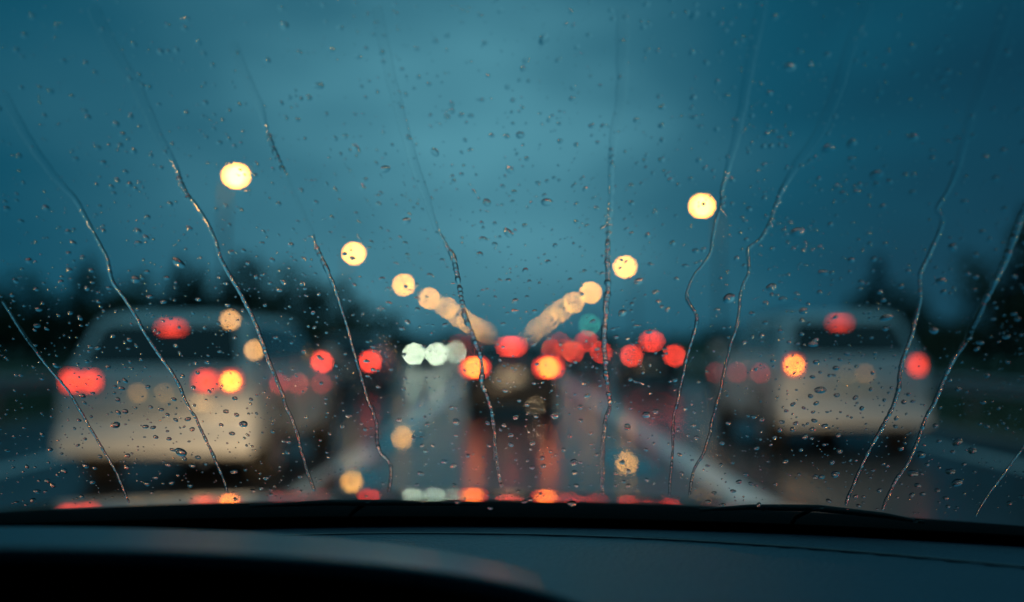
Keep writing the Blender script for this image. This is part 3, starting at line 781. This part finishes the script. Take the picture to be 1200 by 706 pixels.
for x in (-.47, -.27):
    d_ = link('dial', cyl_bm(.055, .012, (x, .645, 1.06), 'y', 28), 'trim', car)
    link('needle', box_bm((.003, .003, .045), (x - .01, .637, 1.075), .001, rot=None), 'plate', d_)
box('lower_fascia', (1.5, .02, .5), (XC + .05, .36, .95), 'black_plastic', car, .005)
# steering wheel below the view
wv, wf_ = tube([(-.37 + .185 * math.cos(R(a)), .40 - .07 * math.sin(R(a)), .90 + .165 * math.sin(R(a))) for a in range(0, 361, 12)], .015, 10)
sw = raw('steering_wheel', wv, wf_, 'black_plastic', car, smooth=True)
link('wheel_hub', box_bm((.16, .04, .10), (-.37, .41, .89), .02, 3), 'black_plastic', sw)
# cowl, bonnet
vs, fs = [], []
for i in range(41):
    x = lerp(-.84, .74, i / 40); y0 = gy(x, 1.13) + .012
    for (dy, z) in ((0, 1.128), (.02, 1.138), (.08, 1.1445), (.12, 1.140), (.22, 1.09)): vs.append((x, y0 + dy, z - .02 * (x - XC) ** 2))
for i in range(40):
    for k in range(4): fs.append((5 * i + k, 5 * i + 5 + k, 5 * i + 6 + k, 5 * i + 1 + k))
raw('cowl_panel', vs, fs, 'frit', car, smooth=True)
HX, HC, HW = -.18, .042, 1.0
def bonnet_z(x, y):
    u = (x - HX)
    z = 1.30 - .3165                                # at y = 2.2
    t = 2.2 - y
    z += .085 * t - .030 * t * t if t >= 0 else 0
    if y > 2.2: z -= .085 * (y - 2.2) + 1.6 * (y - 2.2) ** 2
    z -= (HC if u > 0 else .020) * u * u + .9 * max(0, abs(u) - .80) ** 2
    return z
vs, fs = [], []
NYb, NXb = 60, 60
for j in range(NYb + 1):
    v = j / NYb; y = 1.0 + 1.48 * v
    for i in range(NXb + 1):
        x = HX + lerp(-HW, HW, i / NXb)
        vs.append((x, y - .10 * (x - HX) ** 2, bonnet_z(x, y)))
for j in range(NYb):
    for i in range(NXb): a = j * (NXb + 1) + i; fs.append((a, a + 1, a + NXb + 2, a + NXb + 1))
k = len(vs)
for i in range(NXb + 1):
    x, y, z = vs[NYb * (NXb + 1) + i]; vs.append((x, y + .02, .35))
for i in range(NXb): fs.append((NYb * (NXb + 1) + i, NYb * (NXb + 1) + i + 1, k + i + 1, k + i))
raw('bonnet', vs, fs, 'bonnet_paint', car, smooth=True)
# wipers parked along the foot of the glass
def wiper(pxs, arm_to):
    pts = [on_glass(a, b_, GT + .010) for a, b_ in pxs]
    sm = []
    for a, b_ in zip(pts, pts[1:]):
        for q in range(5): sm.append(a.lerp(b_, q / 5))
    sm.append(pts[-1]); n = len(sm)
    wp = raw('wiper_blade', *tube(sm, [.0030 * (.4 + .6 * math.sin(math.pi * min(1, max(0.04, i / (n - 1))))) for i in range(n)], 8), 'rubber', car, smooth=True)
    mid = sm[n // 2] + Vector((0, .006, .0))
    end = mid + Vector((-.03, .006, -.030))
    raw('wiper_arm', *tube([mid, mid.lerp(end, .5) + Vector((0, .008, .004)), end], [.002, .002, .002], 6), 'frit', car, smooth=True)
wiper([(820, 610), (880, 606.5), (960, 608), (1040, 617), (1085, 625)], (.12, .95, 1.12))
wiper([(290, 605), (380, 601), (460, 601), (560, 603)], (-.42, .90, 1.12))
# the shell round the camera: roof, pillars, doors, and a closed rear added to shade the dials
box('roof', (1.62, 1.9, .03), (XC + .05, -.36, 1.70), 'felt', car, .01)
for s, x in ((-1, -.83), (1, .76)):
    a = Vector((x, gy(x, 1.10), 1.08)); b_ = Vector((x * .98, gy(x, 1.66), 1.70))
    raw('pillar', *tube([a, a.lerp(b_, .5), b_], [.045, .04, .04], 10), 'felt', car, smooth=True)
    box('door_panel', (.05, 1.9, .62), (x + s * .04, -.45, .76), 'felt', car, .01)
    box('door_panel', (.05, 1.5, .62), (x + s * .04, -.75, 1.38), 'felt', car, .01)  # unseen, closed over the side windows to keep sky light out
box('rear_shade_panel', (1.62, .04, 1.3), (XC + .05, -1.3, 1.05), 'felt', car, .01)  # unseen, added to block light from behind
box('floor_pan', (1.62, 2.3, .04), (XC + .05, -.1, .42), 'felt', car, .01)
# own headlights (dipped beams that light the wet road and the cars ahead)
for x in (-.78, .58):
    hb = link('headlight', box_bm((.26, .08, .14), (x, 2.44, .68), .03, 3), 'chrome', car)
    sl = bpy.data.lights.new('dipped_beam', 'SPOT'); sl.energy = 2100; sl.color = (1.0, .64, .34); sl.spot_size = R(42); sl.spot_blend = 1.0; sl.shadow_soft_size = .09
    lo_ = bpy.data.objects.new('dipped_beam', sl); col.objects.link(lo_); lo_.parent = hb; lo_.location = (x, 2.52, .68)
    lo_.rotation_euler = (R(90 - 15), 0, 0); lo_.scale = (2.6, 1, 1)

# ------------------------------------------------------------------ rivulets of rain
def catmull(pts, step=.9):
    o = []
    P = [pts[0]] + pts + [pts[-1]]
    for i in range(1, len(P) - 2):
        p0, p1, p2, p3 = P[i - 1], P[i], P[i + 1], P[i + 2]
        d = math.dist(p1[:2], p2[:2]); n = max(1, int(d / step))
        for q in range(n):
            t = q / n
            o.append(tuple(.5 * ((2 * b) + (-a + c) * t + (2 * a - 5 * b + 4 * c - d_) * t * t + (-a + 3 * b - 3 * c + d_) * t ** 3) for a, b, c, d_ in zip(p0, p1, p2, p3)))
    o.append(tuple(pts[-1])); return o
PXM = .00074
def rivulet(pts, label, seed, wmul=1.0):
    """pts: (px, py, width px, height 0..1, beading 0..1)"""
    rd = random.Random(seed); S = catmull(pts)
    vs, fs, sm = [], [], []
    NC = 9; FILM = .00022
    n = len(S); ph = rd.uniform(0, 100)
    cs = []
    for i, (x, y, wd, h, bead) in enumerate(S):
        xx = x + 1.1 * noise.noise(Vector((y * .06, ph, 0))) + .5 * noise.noise(Vector((y * .25, ph, 5)))
        cs.append(on_glass(xx, y, GT + .0003))
    for i, (x, y, wd, h, bead) in enumerate(S):
        p_ = cs[i]; tg = (cs[min(n - 1, i + 1)] - cs[max(0, i - 1)]).normalized(); nn = gn(p_.x, p_.z); sd_ = nn.cross(tg).normalized()
        b1 = noise.noise(Vector((y * .13, ph, 1))) ; b2 = noise.noise(Vector((y * .42, ph, 9))); b3 = noise.noise(Vector((y * .95, ph, 17))); bead = max(bead, .45) if h > .5 else bead; h = h if h > .45 else h * (1.05 - .05 * h / .45)
        f = 1 + bead * (.5 * b1 + .55 * b2)
        end = min(1, i / 7, (n - 1 - i) / 5) if i not in (0, n - 1) else 0.0
        h *= min(1, (i + 2) / 60) if S[0][3] < .2 else 1
        ww = max(.02, end ** .5) * wd * lerp(.66, .36, min(1, max(0, (h - .12) / .4))) * PXM * wmul * max(.35, f); hh = max(.02, end ** .5) * h * lerp(.0008, .00118, min(1, max(0, (h - .15) / .4))) * max(.2, 1 + bead * (.9 * b1 + 1.5 * b2 + .7 * b3))
        for k in range(NC):
            t = -1 + 2 * k / (NC - 1)
            t = math.sin(t * math.pi / 2)
            vs.append(p_ + sd_ * (ww * t) + nn * (FILM + hh * (1 - abs(t) ** 2.7)))
        vs.append(p_ - sd_ * ww); vs.append(p_ + sd_ * ww)
    m_ = NC + 2
    for i in range(n - 1):
        a, b_ = i * m_, (i + 1) * m_
        for k in range(NC - 1): fs.append((a + k, b_ + k, b_ + k + 1, a + k + 1)); sm.append(True)
        fs.append((a + NC, b_ + NC, b_, a)); sm.append(False)
        fs.append((a + NC - 1, b_ + NC - 1, b_ + NC + 1, a + NC + 1)); sm.append(False)
        fs.append((a + NC, a + NC + 1, b_ + NC + 1, b_ + NC)); sm.append(False)
    e_ = (n - 1) * m_
    fs.append(tuple([NC] + list(range(NC)) + [NC + 1])); sm.append(False)
    fs.append(tuple([e_ + NC + 1] + [e_ + k for k in range(NC - 1, -1, -1)] + [e_ + NC])); sm.append(False)
    o = raw('rain_rivulet', vs, fs, 'water', None, smooth=sm, label=label, category='water streak', group='rivulets of rain running down the windscreen')
    return o
RV = []
def P_(lst): return lst
RV.append(([(0, 355, 3, .3, .2), (15, 378, 3.5, .4, .3), (35, 408, 3, .25, .3), (53, 432, 4, .8, .3), (70, 452, 4, 1, .3), (82, 468, 4, 1, .2), (97, 493, 4.5, 1, .2), (117, 527, 4.5, 1, .2), (134, 557, 4.5, 1, .3), (150, 594, 4.5, .8, .5)],
           'leftmost rain streak, running down past the left tail light of the white wagon'))
RV.append(([(0, 110, 7, .14, .1), (30, 165, 7, .15, .1), (60, 208, 6.5, .18, .1), (87, 238, 6, .35, .1), (107, 275, 5.5, .55, .2), (123, 305, 5.5, .8, .2), (130, 332, 5.5, .8, .3), (150, 362, 5, .9, .3), (167, 392, 5.5, 1, .4), (187, 422, 5.5, 1, .3), (207, 452, 5.5, 1, .3), (214, 470, 5, .9, .3), (227, 493, 4.5, 1, .3), (242, 523, 5, 1, .6), (259, 560, 4, .8, .8), (266, 584, 4, .6, .5)],
           'long rain streak from the upper left edge down across the tailgate of the white wagon'))
RV.append(([(106, 8, 8, .10, .05), (115, 30, 8, .13, .05), (133, 63, 8, .15, .05), (157, 103, 8, .17, .05), (183, 160, 7, .2, .1), (203, 196, 6, .4, .5), (210, 217, 6.5, .9, .7), (220, 235, 6, .9, .7), (227, 242, 5.5, .5, .1), (247, 275, 5.5, .55, .1), (258, 308, 5.5, .7, .2), (283, 352, 5.5, .9, .4), (300, 388, 6, 1, .4), (317, 435, 6, 1, .5), (330, 465, 5, 1, .5), (334, 480, 5, 1, .4), (347, 510, 5, 1, .5), (354, 540, 5, 1, .4), (368, 580, 5, .8, .4)],
           'long rain streak passing left of the brightest left lamp to the white wagon'))
RV.append(([(270, 50, 6, .08, .05), (283, 83, 7, .12, .05), (303, 127, 6, .13, .1), (311, 155, 5, .4, .6), (320, 178, 6, 1, .9), (330, 202, 5, .8, 1), (334, 209, 3, .10, .3), (340, 222, 2.5, .035, .1), (350, 243, 3, .03, .1), (362, 270, 3, .05, .1), (366, 282, 4, .3, .5), (369, 290, 6.5, .95, .7), (380, 315, 6.5, 1, .7), (390, 338, 6, 1, .6), (400, 368, 5, .9, .5), (410, 402, 5, 1, .5), (420, 438, 5, 1, .4), (430, 470, 5, 1, .4), (440, 497, 5, 1, .4), (443, 530, 6, 1, .7), (457, 550, 5.5, 1, .6), (455, 583, 5.5, .9, .4)],
           'beaded rain streak passing between the two nearest left street lamps'))
RV.append(([(440, 8, 7, .07, .05), (452, 70, 7, .08, .05), (467, 133, 7, .13, .05), (483, 190, 7, .16, .05), (497, 230, 6, .18, .1), (510, 270, 4, .25, .4), (523, 292, 4.5, .5, .7), (531, 305, 6.5, .9, .8), (537, 335, 6.5, 1, .9), (543, 368, 6.5, 1, .9), (553, 395, 6.5, 1, .9), (564, 428, 6.5, 1, .9), (564, 452, 6.5, 1, .9), (570, 468, 6, 1, .9), (576, 490, 5.5, .8, .9), (579, 510, 5, .6, .8), (580, 537, 4.5, .4, .7), (587, 575, 5, .5, .8)],
           'pebbly rain streak in the middle, crossing the left brake light of the dark saloon'))
RV.append(([(730, 10, 7, .08, .05), (729, 70, 7, .12, .05), (728, 117, 7, .14, .05), (720, 160, 6, .14, .1), (716, 200, 4, .2, .6), (716, 240, 3.5, .2, .9), (713, 275, 4, .35, .9), (712, 297, 6, .9, .7), (712, 342, 7, 1, .8), (709, 375, 7, 1, .8), (708, 415, 7, 1, .8), (712, 455, 6, 1, .8), (714, 482, 5.5, .9, .8), (709, 500, 5, .7, .7), (706, 537, 5, .4, .6), (706, 584, 5, .5, .5)],
           'pebbly upright rain streak just left of the second right street lamp'))
RV.append(([(894, 0, 8, .12, .05), (888, 35, 8, .15, .05), (880, 73, 8, .16, .05), (868, 140, 7.5, .18, .1), (856, 190, 6.5, .25, .1), (847, 225, 6, .6, .6), (845, 247, 5.5, .8, .5), (836, 275, 5, .5, .2), (832, 302, 4.5, .6, .2), (813, 328, 4.5, .8, .2), (805, 352, 5, .9, .5), (817, 375, 5.5, 1, .8), (812, 398, 5.5, 1, .8), (802, 435, 5.5, 1, .7), (795, 470, 5, 1, .6), (789, 497, 5, .9, .6), (788, 537, 4.5, .8, .5), (784, 586, 5, .7, .4)],
           'rain streak beside the nearest right street lamp, bending left below it'))
RV.append(([(1018, 4, 9, .13, .05), (997, 57, 9, .16, .05), (980, 113, 9, .16, .05), (957, 163, 8, .16, .1), (933, 197, 7, .18, .1), (914, 232, 6, .5, .8), (903, 262, 5, .7, .9), (893, 282, 5, .6, .6), (877, 296, 4.5, .6, .2), (878, 320, 4.5, .6, .3), (868, 348, 4.5, .7, .3), (866, 375, 4.5, .8, .3), (853, 422, 5, .9, .4), (842, 470, 5, 1, .4), (835, 497, 5.5, 1, .6), (827, 530, 5, 1, .4), (813, 556, 5, 1, .4), (808, 586, 4.5, .7, .4)],
           'rain streak with amber beads right of the nearest right street lamp'))
RV.append(([(1184, 4, 8, .12, .05), (1160, 80, 8, .15, .05), (1140, 133, 7, .2, .05), (1123, 200, 6, .35, .05), (1110, 230, 6, .6, .1), (1099, 248, 5, .5, .2), (1105, 262, 5, .4, .2), (1093, 295, 5.5, .7, .1), (1079, 326, 5, .7, .3), (1079, 345, 5, .6, .5), (1077, 365, 5, .7, .3), (1067, 402, 5.5, .9, .2), (1057, 432, 6, 1, .4), (1051, 468, 6, 1, .4), (1037, 500, 6, 1, .6), (1017, 537, 5, 1, .5), (1003, 567, 5, 1, .4), (991, 597, 5, .8, .3)],
           'long rain streak that crosses the right brake light of the pale wagon'))
RV.append(([(1214, 225, 7, .5, .1), (1198, 258, 7.5, .7, .1), (1182, 302, 7.5, .7, .2), (1166, 335, 6.5, .7, .1), (1148, 372, 6, .4, .1), (1133, 402, 4, .25, .3), (1113, 435, 5, .9, .5), (1100, 467, 5, 1, .4), (1083, 500, 4.5, .9, .5), (1067, 543, 4.5, .7, .2), (1047, 573, 4.5, .7, .3), (1034, 603, 4.5, .6, .3)],
           'rain streak down the right edge with a red glint beside the pale wagon'))
RV.append(([(1216, 500, 4, .6, .2), (1197, 533, 4, .7, .2), (1177, 560, 4, .7, .3), (1157, 587, 4, .7, .3), (1144, 610, 4, .6, .3)],
           'short rain streak in the bottom right corner of the windscreen'))
for i, (pts, lb) in enumerate(RV): rivulet(pts, lb, 11 + i, (.95, 1.0, 1.12, 1.0, 1.1, 1.2, .9, .92, 1.05, 1.15, .8)[i])

# ------------------------------------------------------------------ raindrops
def drop_data(seed, rings=7, seg=18, wob=.10, hgt=.40):
    rd = random.Random(seed); vs, fs, sm = [], [], []
    ph = [rd.uniform(0, 6.28) for _ in range(3)]
    def rad(a): return 1 + wob * (math.sin(a + ph[0]) * .5 + math.sin(2 * a + ph[1]) * .7 + math.sin(3 * a + ph[2]) * .35)
    vs.append((0.03, -.06, hgt))
    for j in range(1, rings + 1):
        th = (j / rings) ** .9
        for k in range(seg):
            a = 2 * math.pi * k / seg; r = th * rad(a)
            z = hgt * (1 - th ** 2.3)
            vs.append((r * math.cos(a) + .03 * (1 - th), r * math.sin(a) - .06 * (1 - th), z))
    for k in range(seg): fs.append((0, 1 + k, 1 + (k + 1) % seg)); sm.append(True)
    for j in range(rings - 1):
        for k in range(seg):
            a = 1 + j * seg; b_ = a + seg
            fs.append((a + k, b_ + k, b_ + (k + 1) % seg, a + (k + 1) % seg)); sm.append(True)
    base = len(vs); last = 1 + (rings - 1) * seg
    for k in range(seg): vs.append(vs[last + k])
    fs.append(tuple(base + k for k in range(seg))[::-1]); sm.append(False)
    return vs, fs, sm
VAR = []
for s in range(14):
    vs, fs, sm = drop_data(s, wob=.06 + .02 * (s % 5), hgt=(.22, .40, .29, .35, .25)[s % 5])
    me = bpy.data.meshes.new('raindrop'); me.from_pydata(vs, [], fs); me.materials.append(wm); me.polygons.foreach_set('use_smooth', sm); VAR.append(me)
SMALL = [drop_data(s + 90, 4, 10, .12, .42) for s in range(8)]
def frame_at(p_, ang):
    nn = gn(p_.x, p_.z); ax = Vector((1, 0, 0)); ax = (ax - nn * ax.dot(nn)).normalized(); ay = nn.cross(ax)
    c, s = math.cos(ang), math.sin(ang)
    x_ = ax * c + ay * s; y_ = nn.cross(x_)
    return x_, y_, nn
BIG = [(101, 140, 3.4), (134, 148, 3.6), (139, 173, 3), (231, 52, 3.6), (205, 61, 3), (247, 79, 2.8), (239, 123, 3.2), (332, 32, 4), (312, 73, 3.6), (397, 35, 3.6), (372, 103, 4), (351, 118, 3), (328, 123, 3), (26, 43, 3), (72, 74, 3.2), (98, 76, 3),
 (20, 186, 3.2), (129, 222, 2.8), (157, 224, 2.4), (175, 185, 2.8), (82, 115, 2.4), (267, 132, 2.8), (259, 143, 2.2), (256, 170, 3), (299, 195, 2.6), (392, 225, 2.6), (318, 218, 2), (349, 63, 2.6), (381, 136, 2.6), (356, 165, 2.4),
 (462, 18, 3), (436, 43, 3), (509, 50, 3), (523, 43, 3), (562, 20, 2.6), (637, 49, 5.2), (613, 83, 3.8), (654, 73, 3), (594, 104, 3.4), (502, 101, 2.6), (523, 139, 3.6), (551, 138, 3), (509, 181, 4.2), (609, 161, 4), (617, 189, 3), (597, 202, 4), (656, 168, 3.4), (450, 201, 4.2), (416, 177, 4.2),
 (427, 213, 2.6), (445, 229, 2.4), (550, 178, 2.4), (540, 207, 2.4), (649, 211, 2.4), (682, 212, 2.6), (754, 34, 3.4), (787, 1, 3.4), (788, 20, 2.6), (745, 143, 3), (775, 150, 3.4), (775, 190, 3.4), (779, 203, 2.2), (765, 206, 2.4), (740, 220, 2.6),
 (814, 20, 4), (811, 64, 3.4), (828, 76, 3), (841, 98, 3), (852, 114, 2.6), (840, 154, 3.2), (937, 64, 3.6), (950, 79, 3.4), (926, 81, 4.4), (899, 159, 2.8), (904, 174, 3), (896, 126, 2.4), (971, 177, 5), (999, 171, 4.4), (1071, 164, 4), (1028, 208, 5.4), (1028, 219, 3.6), (1062, 208, 3.4),
 (1008, 219, 3), (1177, 180, 3.6), (1165, 132, 3), (1195, 132, 3.4), (1109, 107, 3.6), (1073, 90, 3.8), (1070, 56, 3.6), (1101, 61, 3.4), (1032, 111, 3.8), (1123, 166, 3.4), (1133, 211, 2.4), (826, 200, 3), (836, 203, 2.4),
 (6, 248, 3.6), (52, 247, 3.8), (78, 275, 3.4), (84, 288, 3), (32, 309, 3.8), (95, 305, 2.8), (80, 320, 3), (160, 274, 3.8), (161, 288, 3), (198, 242, 3), (220, 271, 3.8), (207, 311, 5.2), (157, 331, 4), (171, 322, 2.6), (284, 297, 2.4), (308, 275, 2.2), (325, 242, 3), (340, 290, 3.4), (318, 308, 3), (251, 248, 2.4), (281, 249, 2.8), (306, 288, 2.4), (307, 325, 2.4),
 (331, 334, 3.4), (315, 335, 2.8), (190, 357, 3), (231, 354, 3), (100, 341, 3.4), (126, 341, 2.4), (274, 399, 3), (242, 428, 3.2), (228, 429, 2.8), (125, 434, 3.4), (131, 397, 3), (95, 468, 3.6), (141, 459, 3.2), (172, 457, 2.8), (443, 242, 3.4), (475, 262, 4), (442, 232, 2.2), (511, 276, 2.2), (566, 284, 4), (570, 240, 4), (595, 276, 4.8), (562, 301, 3.8),
 (503, 326, 3.4), (475, 339, 2.6), (447, 330, 3), (455, 359, 3.4), (489, 366, 3), (477, 381, 3.8), (603, 356, 3.8), (602, 368, 3.8), (615, 320, 3.6), (595, 332, 3.4), (642, 310, 3), (650, 291, 3.2), (685, 321, 2.8), (668, 331, 2.8), (740, 241, 3), (768, 251, 3.4), (759, 279, 3.6), (788, 288, 3.6), (762, 313, 3.2), (748, 333, 4), (768, 346, 3.8), (771, 357, 3),
 (729, 370, 4), (640, 240, 4.8), (675, 263, 2.6), (412, 306, 3.6), (410, 296, 2), (734, 309, 2.4), (726, 317, 2.2), (815, 297, 3.6), (878, 248, 3.4), (896, 235, 3), (868, 276, 2.6), (875, 284, 2.8), (854, 353, 5.4), (935, 275, 5.4), (924, 287, 2.6), (962, 293, 3.2), (942, 297, 2.8), (998, 308, 3.8), (965, 323, 4), (904, 340, 4.4), (905, 349, 3),
 (942, 368, 4), (917, 354, 3.8), (961, 346, 3.2), (1010, 334, 2.8), (1036, 355, 3.2), (1039, 376, 4.6), (1008, 342, 2.2), (1035, 245, 3.6), (1020, 289, 3), (1038, 289, 2.8), (1152, 275, 3.4), (1117, 293, 4), (1103, 333, 4), (1106, 346, 3.4), (1135, 324, 3), (1119, 342, 2.8), (930, 295, 2.6), (882, 371, 3), (897, 382, 3),
 (1095, 391, 4), (1038, 389, 3), (953, 407, 4), (956, 402, 3), (980, 435, 3.6), (957, 428, 3.8), (962, 461, 4.6), (950, 468, 3.2), (981, 467, 3.4), (1003, 470, 3.2), (1021, 460, 2.6), (1060, 475, 3.4), (985, 425, 2.6), (906, 426, 2.8), (962, 440, 2.4),
 (145, 486, 3.6), (137, 487, 3), (134, 502, 4), (169, 504, 3), (188, 484, 2.6), (195, 490, 2.8), (211, 534, 5), (224, 507, 3.2), (219, 495, 3), (178, 505, 2.6), (181, 516, 2.6), (258, 502, 3), (271, 512, 3), (284, 501, 4), (276, 490, 3), (57, 531, 3), (74, 556, 3.6), (99, 550, 3.4), (107, 569, 3.2), (42, 580, 3), (30, 551, 2.6), (196, 549, 3.2), (171, 571, 3.6), (201, 531, 2.6),
 (224, 550, 3.4), (215, 541, 3), (231, 540, 2.8), (273, 557, 3.6), (200, 570, 3), (467, 496, 3.2), (500, 501, 3.4), (494, 516, 3.2), (494, 526, 3), (498, 533, 3), (492, 559, 3.6), (520, 545, 3.6), (531, 550, 3.8), (548, 538, 3), (598, 514, 3.4), (598, 525, 3), (604, 493, 3.6), (590, 502, 3.2), (650, 491, 4), (672, 546, 4), (636, 550, 3), (635, 541, 3), (673, 558, 3.6), (623, 552, 3), (680, 481, 3.6), (680, 497, 3),
 (668, 515, 3.4), (660, 531, 3), (735, 504, 4), (757, 490, 4), (768, 486, 3.6), (757, 531, 3), (729, 546, 3.4), (736, 556, 3), (628, 492, 3), (675, 573, 3), (534, 498, 4), (866, 569, 3.4), (880, 571, 3), (979, 560, 4), (956, 563, 3.6), (963, 563, 3.6), (1031, 579, 3), (1070, 559, 4.4), (1076, 573, 3.6), (1114, 557, 4), (1099, 579, 3.2), (1122, 570, 4.4), (1123, 522, 4.2), (1140, 532, 4), (1080, 537, 4), (1097, 503, 3.2), (1117, 534, 2.6),
 (975, 546, 3.6), (984, 533, 3.6), (944, 516, 3.8), (952, 507, 3.2), (914, 508, 3), (929, 507, 3.4), (933, 500, 3), (967, 503, 3), (983, 514, 3.4), (939, 531, 3), (921, 545, 3.6), (846, 523, 3.6), (853, 500, 3), (1087, 549, 3), (1007, 597, 2.6), (1074, 615, 2.8), (895, 601, 2.8), (830, 592, 3.2), (670, 594, 4), (535, 592, 3.6), (574, 599, 3.2), (614, 592, 3.2), (430, 592, 3), (495, 591, 2.8)]
CHAIN = [(314, 162, 2.6), (316.5, 169, 2.6), (319.5, 177, 3), (323, 185.5, 3), (327, 193, 2.8), (330.5, 201, 2.4), (716, 178, 2.2), (717, 187, 2.8), (717, 194, 2.2), (712, 262, 2.2), (711, 268, 2), (712.5, 276, 2.2), (712, 286, 2.4), (714, 250, 2.2),
 (913, 240, 2.6), (905, 261, 2.4), (902, 268, 2.6), (897, 276, 2.8), (892, 283, 2.4), (208, 212, 3), (211, 219, 3.2), (214, 227, 3.2), (218, 235, 3), (847.5, 236, 2.6), (847, 244, 2.8), (846.5, 251, 2.2)]
rd = random.Random(21)
drops = []
grid = {}
def free(x, y, r):
    kx, ky = int(x // 14), int(y // 14)
    for a in (-1, 0, 1):
        for b_ in (-1, 0, 1):
            for (u, v, q) in grid.get((kx + a, ky + b_), ()):
                if math.hypot(u - x, v - y) < (r + q) * 1.15 + .6: return False
    return True
def put(x, y, r): grid.setdefault((int(x // 14), int(y // 14)), []).append((x, y, r))
for pts, _ in RV:
    for (x, y, wd, h, b_) in catmull(pts, 3):
        if h > .3: put(x, y, wd * .5)
for (x, y, r) in BIG:
    drops.append((x, y, r * (.86 if r < 4 else 1.08))); put(x, y, r)
def dens(x, y):
    d = .35 + .65 * min(1, max(0, (y - 120) / 220))
    if x > 1050 or x < 60: d *= .75
    return d
for (x, y, r) in CHAIN: drops.append((x, y, r)); put(x, y, r)
n_try = 0
while len(drops) < 4400 and n_try < 60000:
    n_try += 1
    x, y = rd.uniform(-15, 1215), rd.uniform(-10, 606)
    if rd.random() > dens(x, y): continue
    if y > 588 + .00006 * (x - 450) ** 2: continue
    u = rd.random()
    r = .55 + .5 * rd.random() if u < .60 else (1.0 + .8 * rd.random() if u < .86 else 1.7 + 1.1 * rd.random())
    if y < 230: r *= 1.15
    if not free(x, y, r): continue
    put(x, y, r); drops.append((x, y, r))
# spatter beyond the picture so that the glass is as wet from one step aside
drops.sort(key=lambda d: -d[2])
def where(x, y):
    row = 'high up' if y < 110 else 'against the upper sky' if y < 230 else 'over the treetops' if y < 330 else 'at tail lamp level' if y < 440 else 'at bumper level' if y < 520 else 'low down over wet road'
    if x < 130: c = 'near the left pillar'
    elif x < 330: c = 'in front of the white wagon' if y > 360 else 'near the brightest left lamp'
    elif x < 500: c = 'right of the white wagon' if y > 360 else 'near the second left lamp'
    elif x < 690: c = 'in line with the dark saloon'
    elif x < 870: c = 'near the brightest right lamp' if y < 360 else 'right of the dark saloon'
    elif x < 1090: c = 'above the pale wagon' if y < 360 else 'in front of the pale wagon'
    else: c = 'near the right pillar'
    return row, c
for i, (x, y, r) in enumerate(drops[:300]):
    p_ = on_glass(x, y, GT + .0003)
    ang = rd.uniform(-.6, .6); x_, y_, nn = frame_at(p_, ang + (.35 if x < 600 else -.35))
    R0 = r * (EYE - p_).length / FPX * 1.0
    el_ = rd.uniform(1.0, 1.35)
    if r > 4.4: el_ = 1.35
    o = bpy.data.objects.new('raindrop', VAR[i % 14]); col.objects.link(o)
    m_ = Matrix((x_ * R0 * el_, y_ * R0 / el_ ** .5 * 1.05, nn * R0)).transposed().to_4x4(); m_.translation = p_
    o.matrix_world = m_
    row, c = where(x, y); sz = 'large' if r > 3.9 else 'medium' if r > 2.9 else 'small'
    o['label'] = '%s raindrop %s, %s' % (sz, row, c); o['category'] = 'raindrop'; o['group'] = '%s raindrops %s, %s' % (sz, row, c)
vs, fs, sm = [], [], []
for i, (x, y, r) in enumerate(drops[300:]):
    p_ = on_glass(x, y, GT + .0003); ang = rd.uniform(-.8, .8); x_, y_, nn = frame_at(p_, ang + (.35 if x < 600 else -.35))
    R0 = r * (EYE - p_).length / FPX; el_ = rd.uniform(1.0, 1.6)
    a, b_, c = SMALL[i % 8]; k = len(vs)
    for q in a: vs.append(p_ + x_ * (q[0] * R0 * el_) + y_ * (q[1] * R0) + nn * (q[2] * R0))
    fs += [tuple(k + j for j in f) for f in b_]; sm += c
raw('fine_raindrops', vs, fs, 'water', None, smooth=sm, kind='stuff', label='fine spatter of tiny raindrops all over the windscreen', category='raindrops')
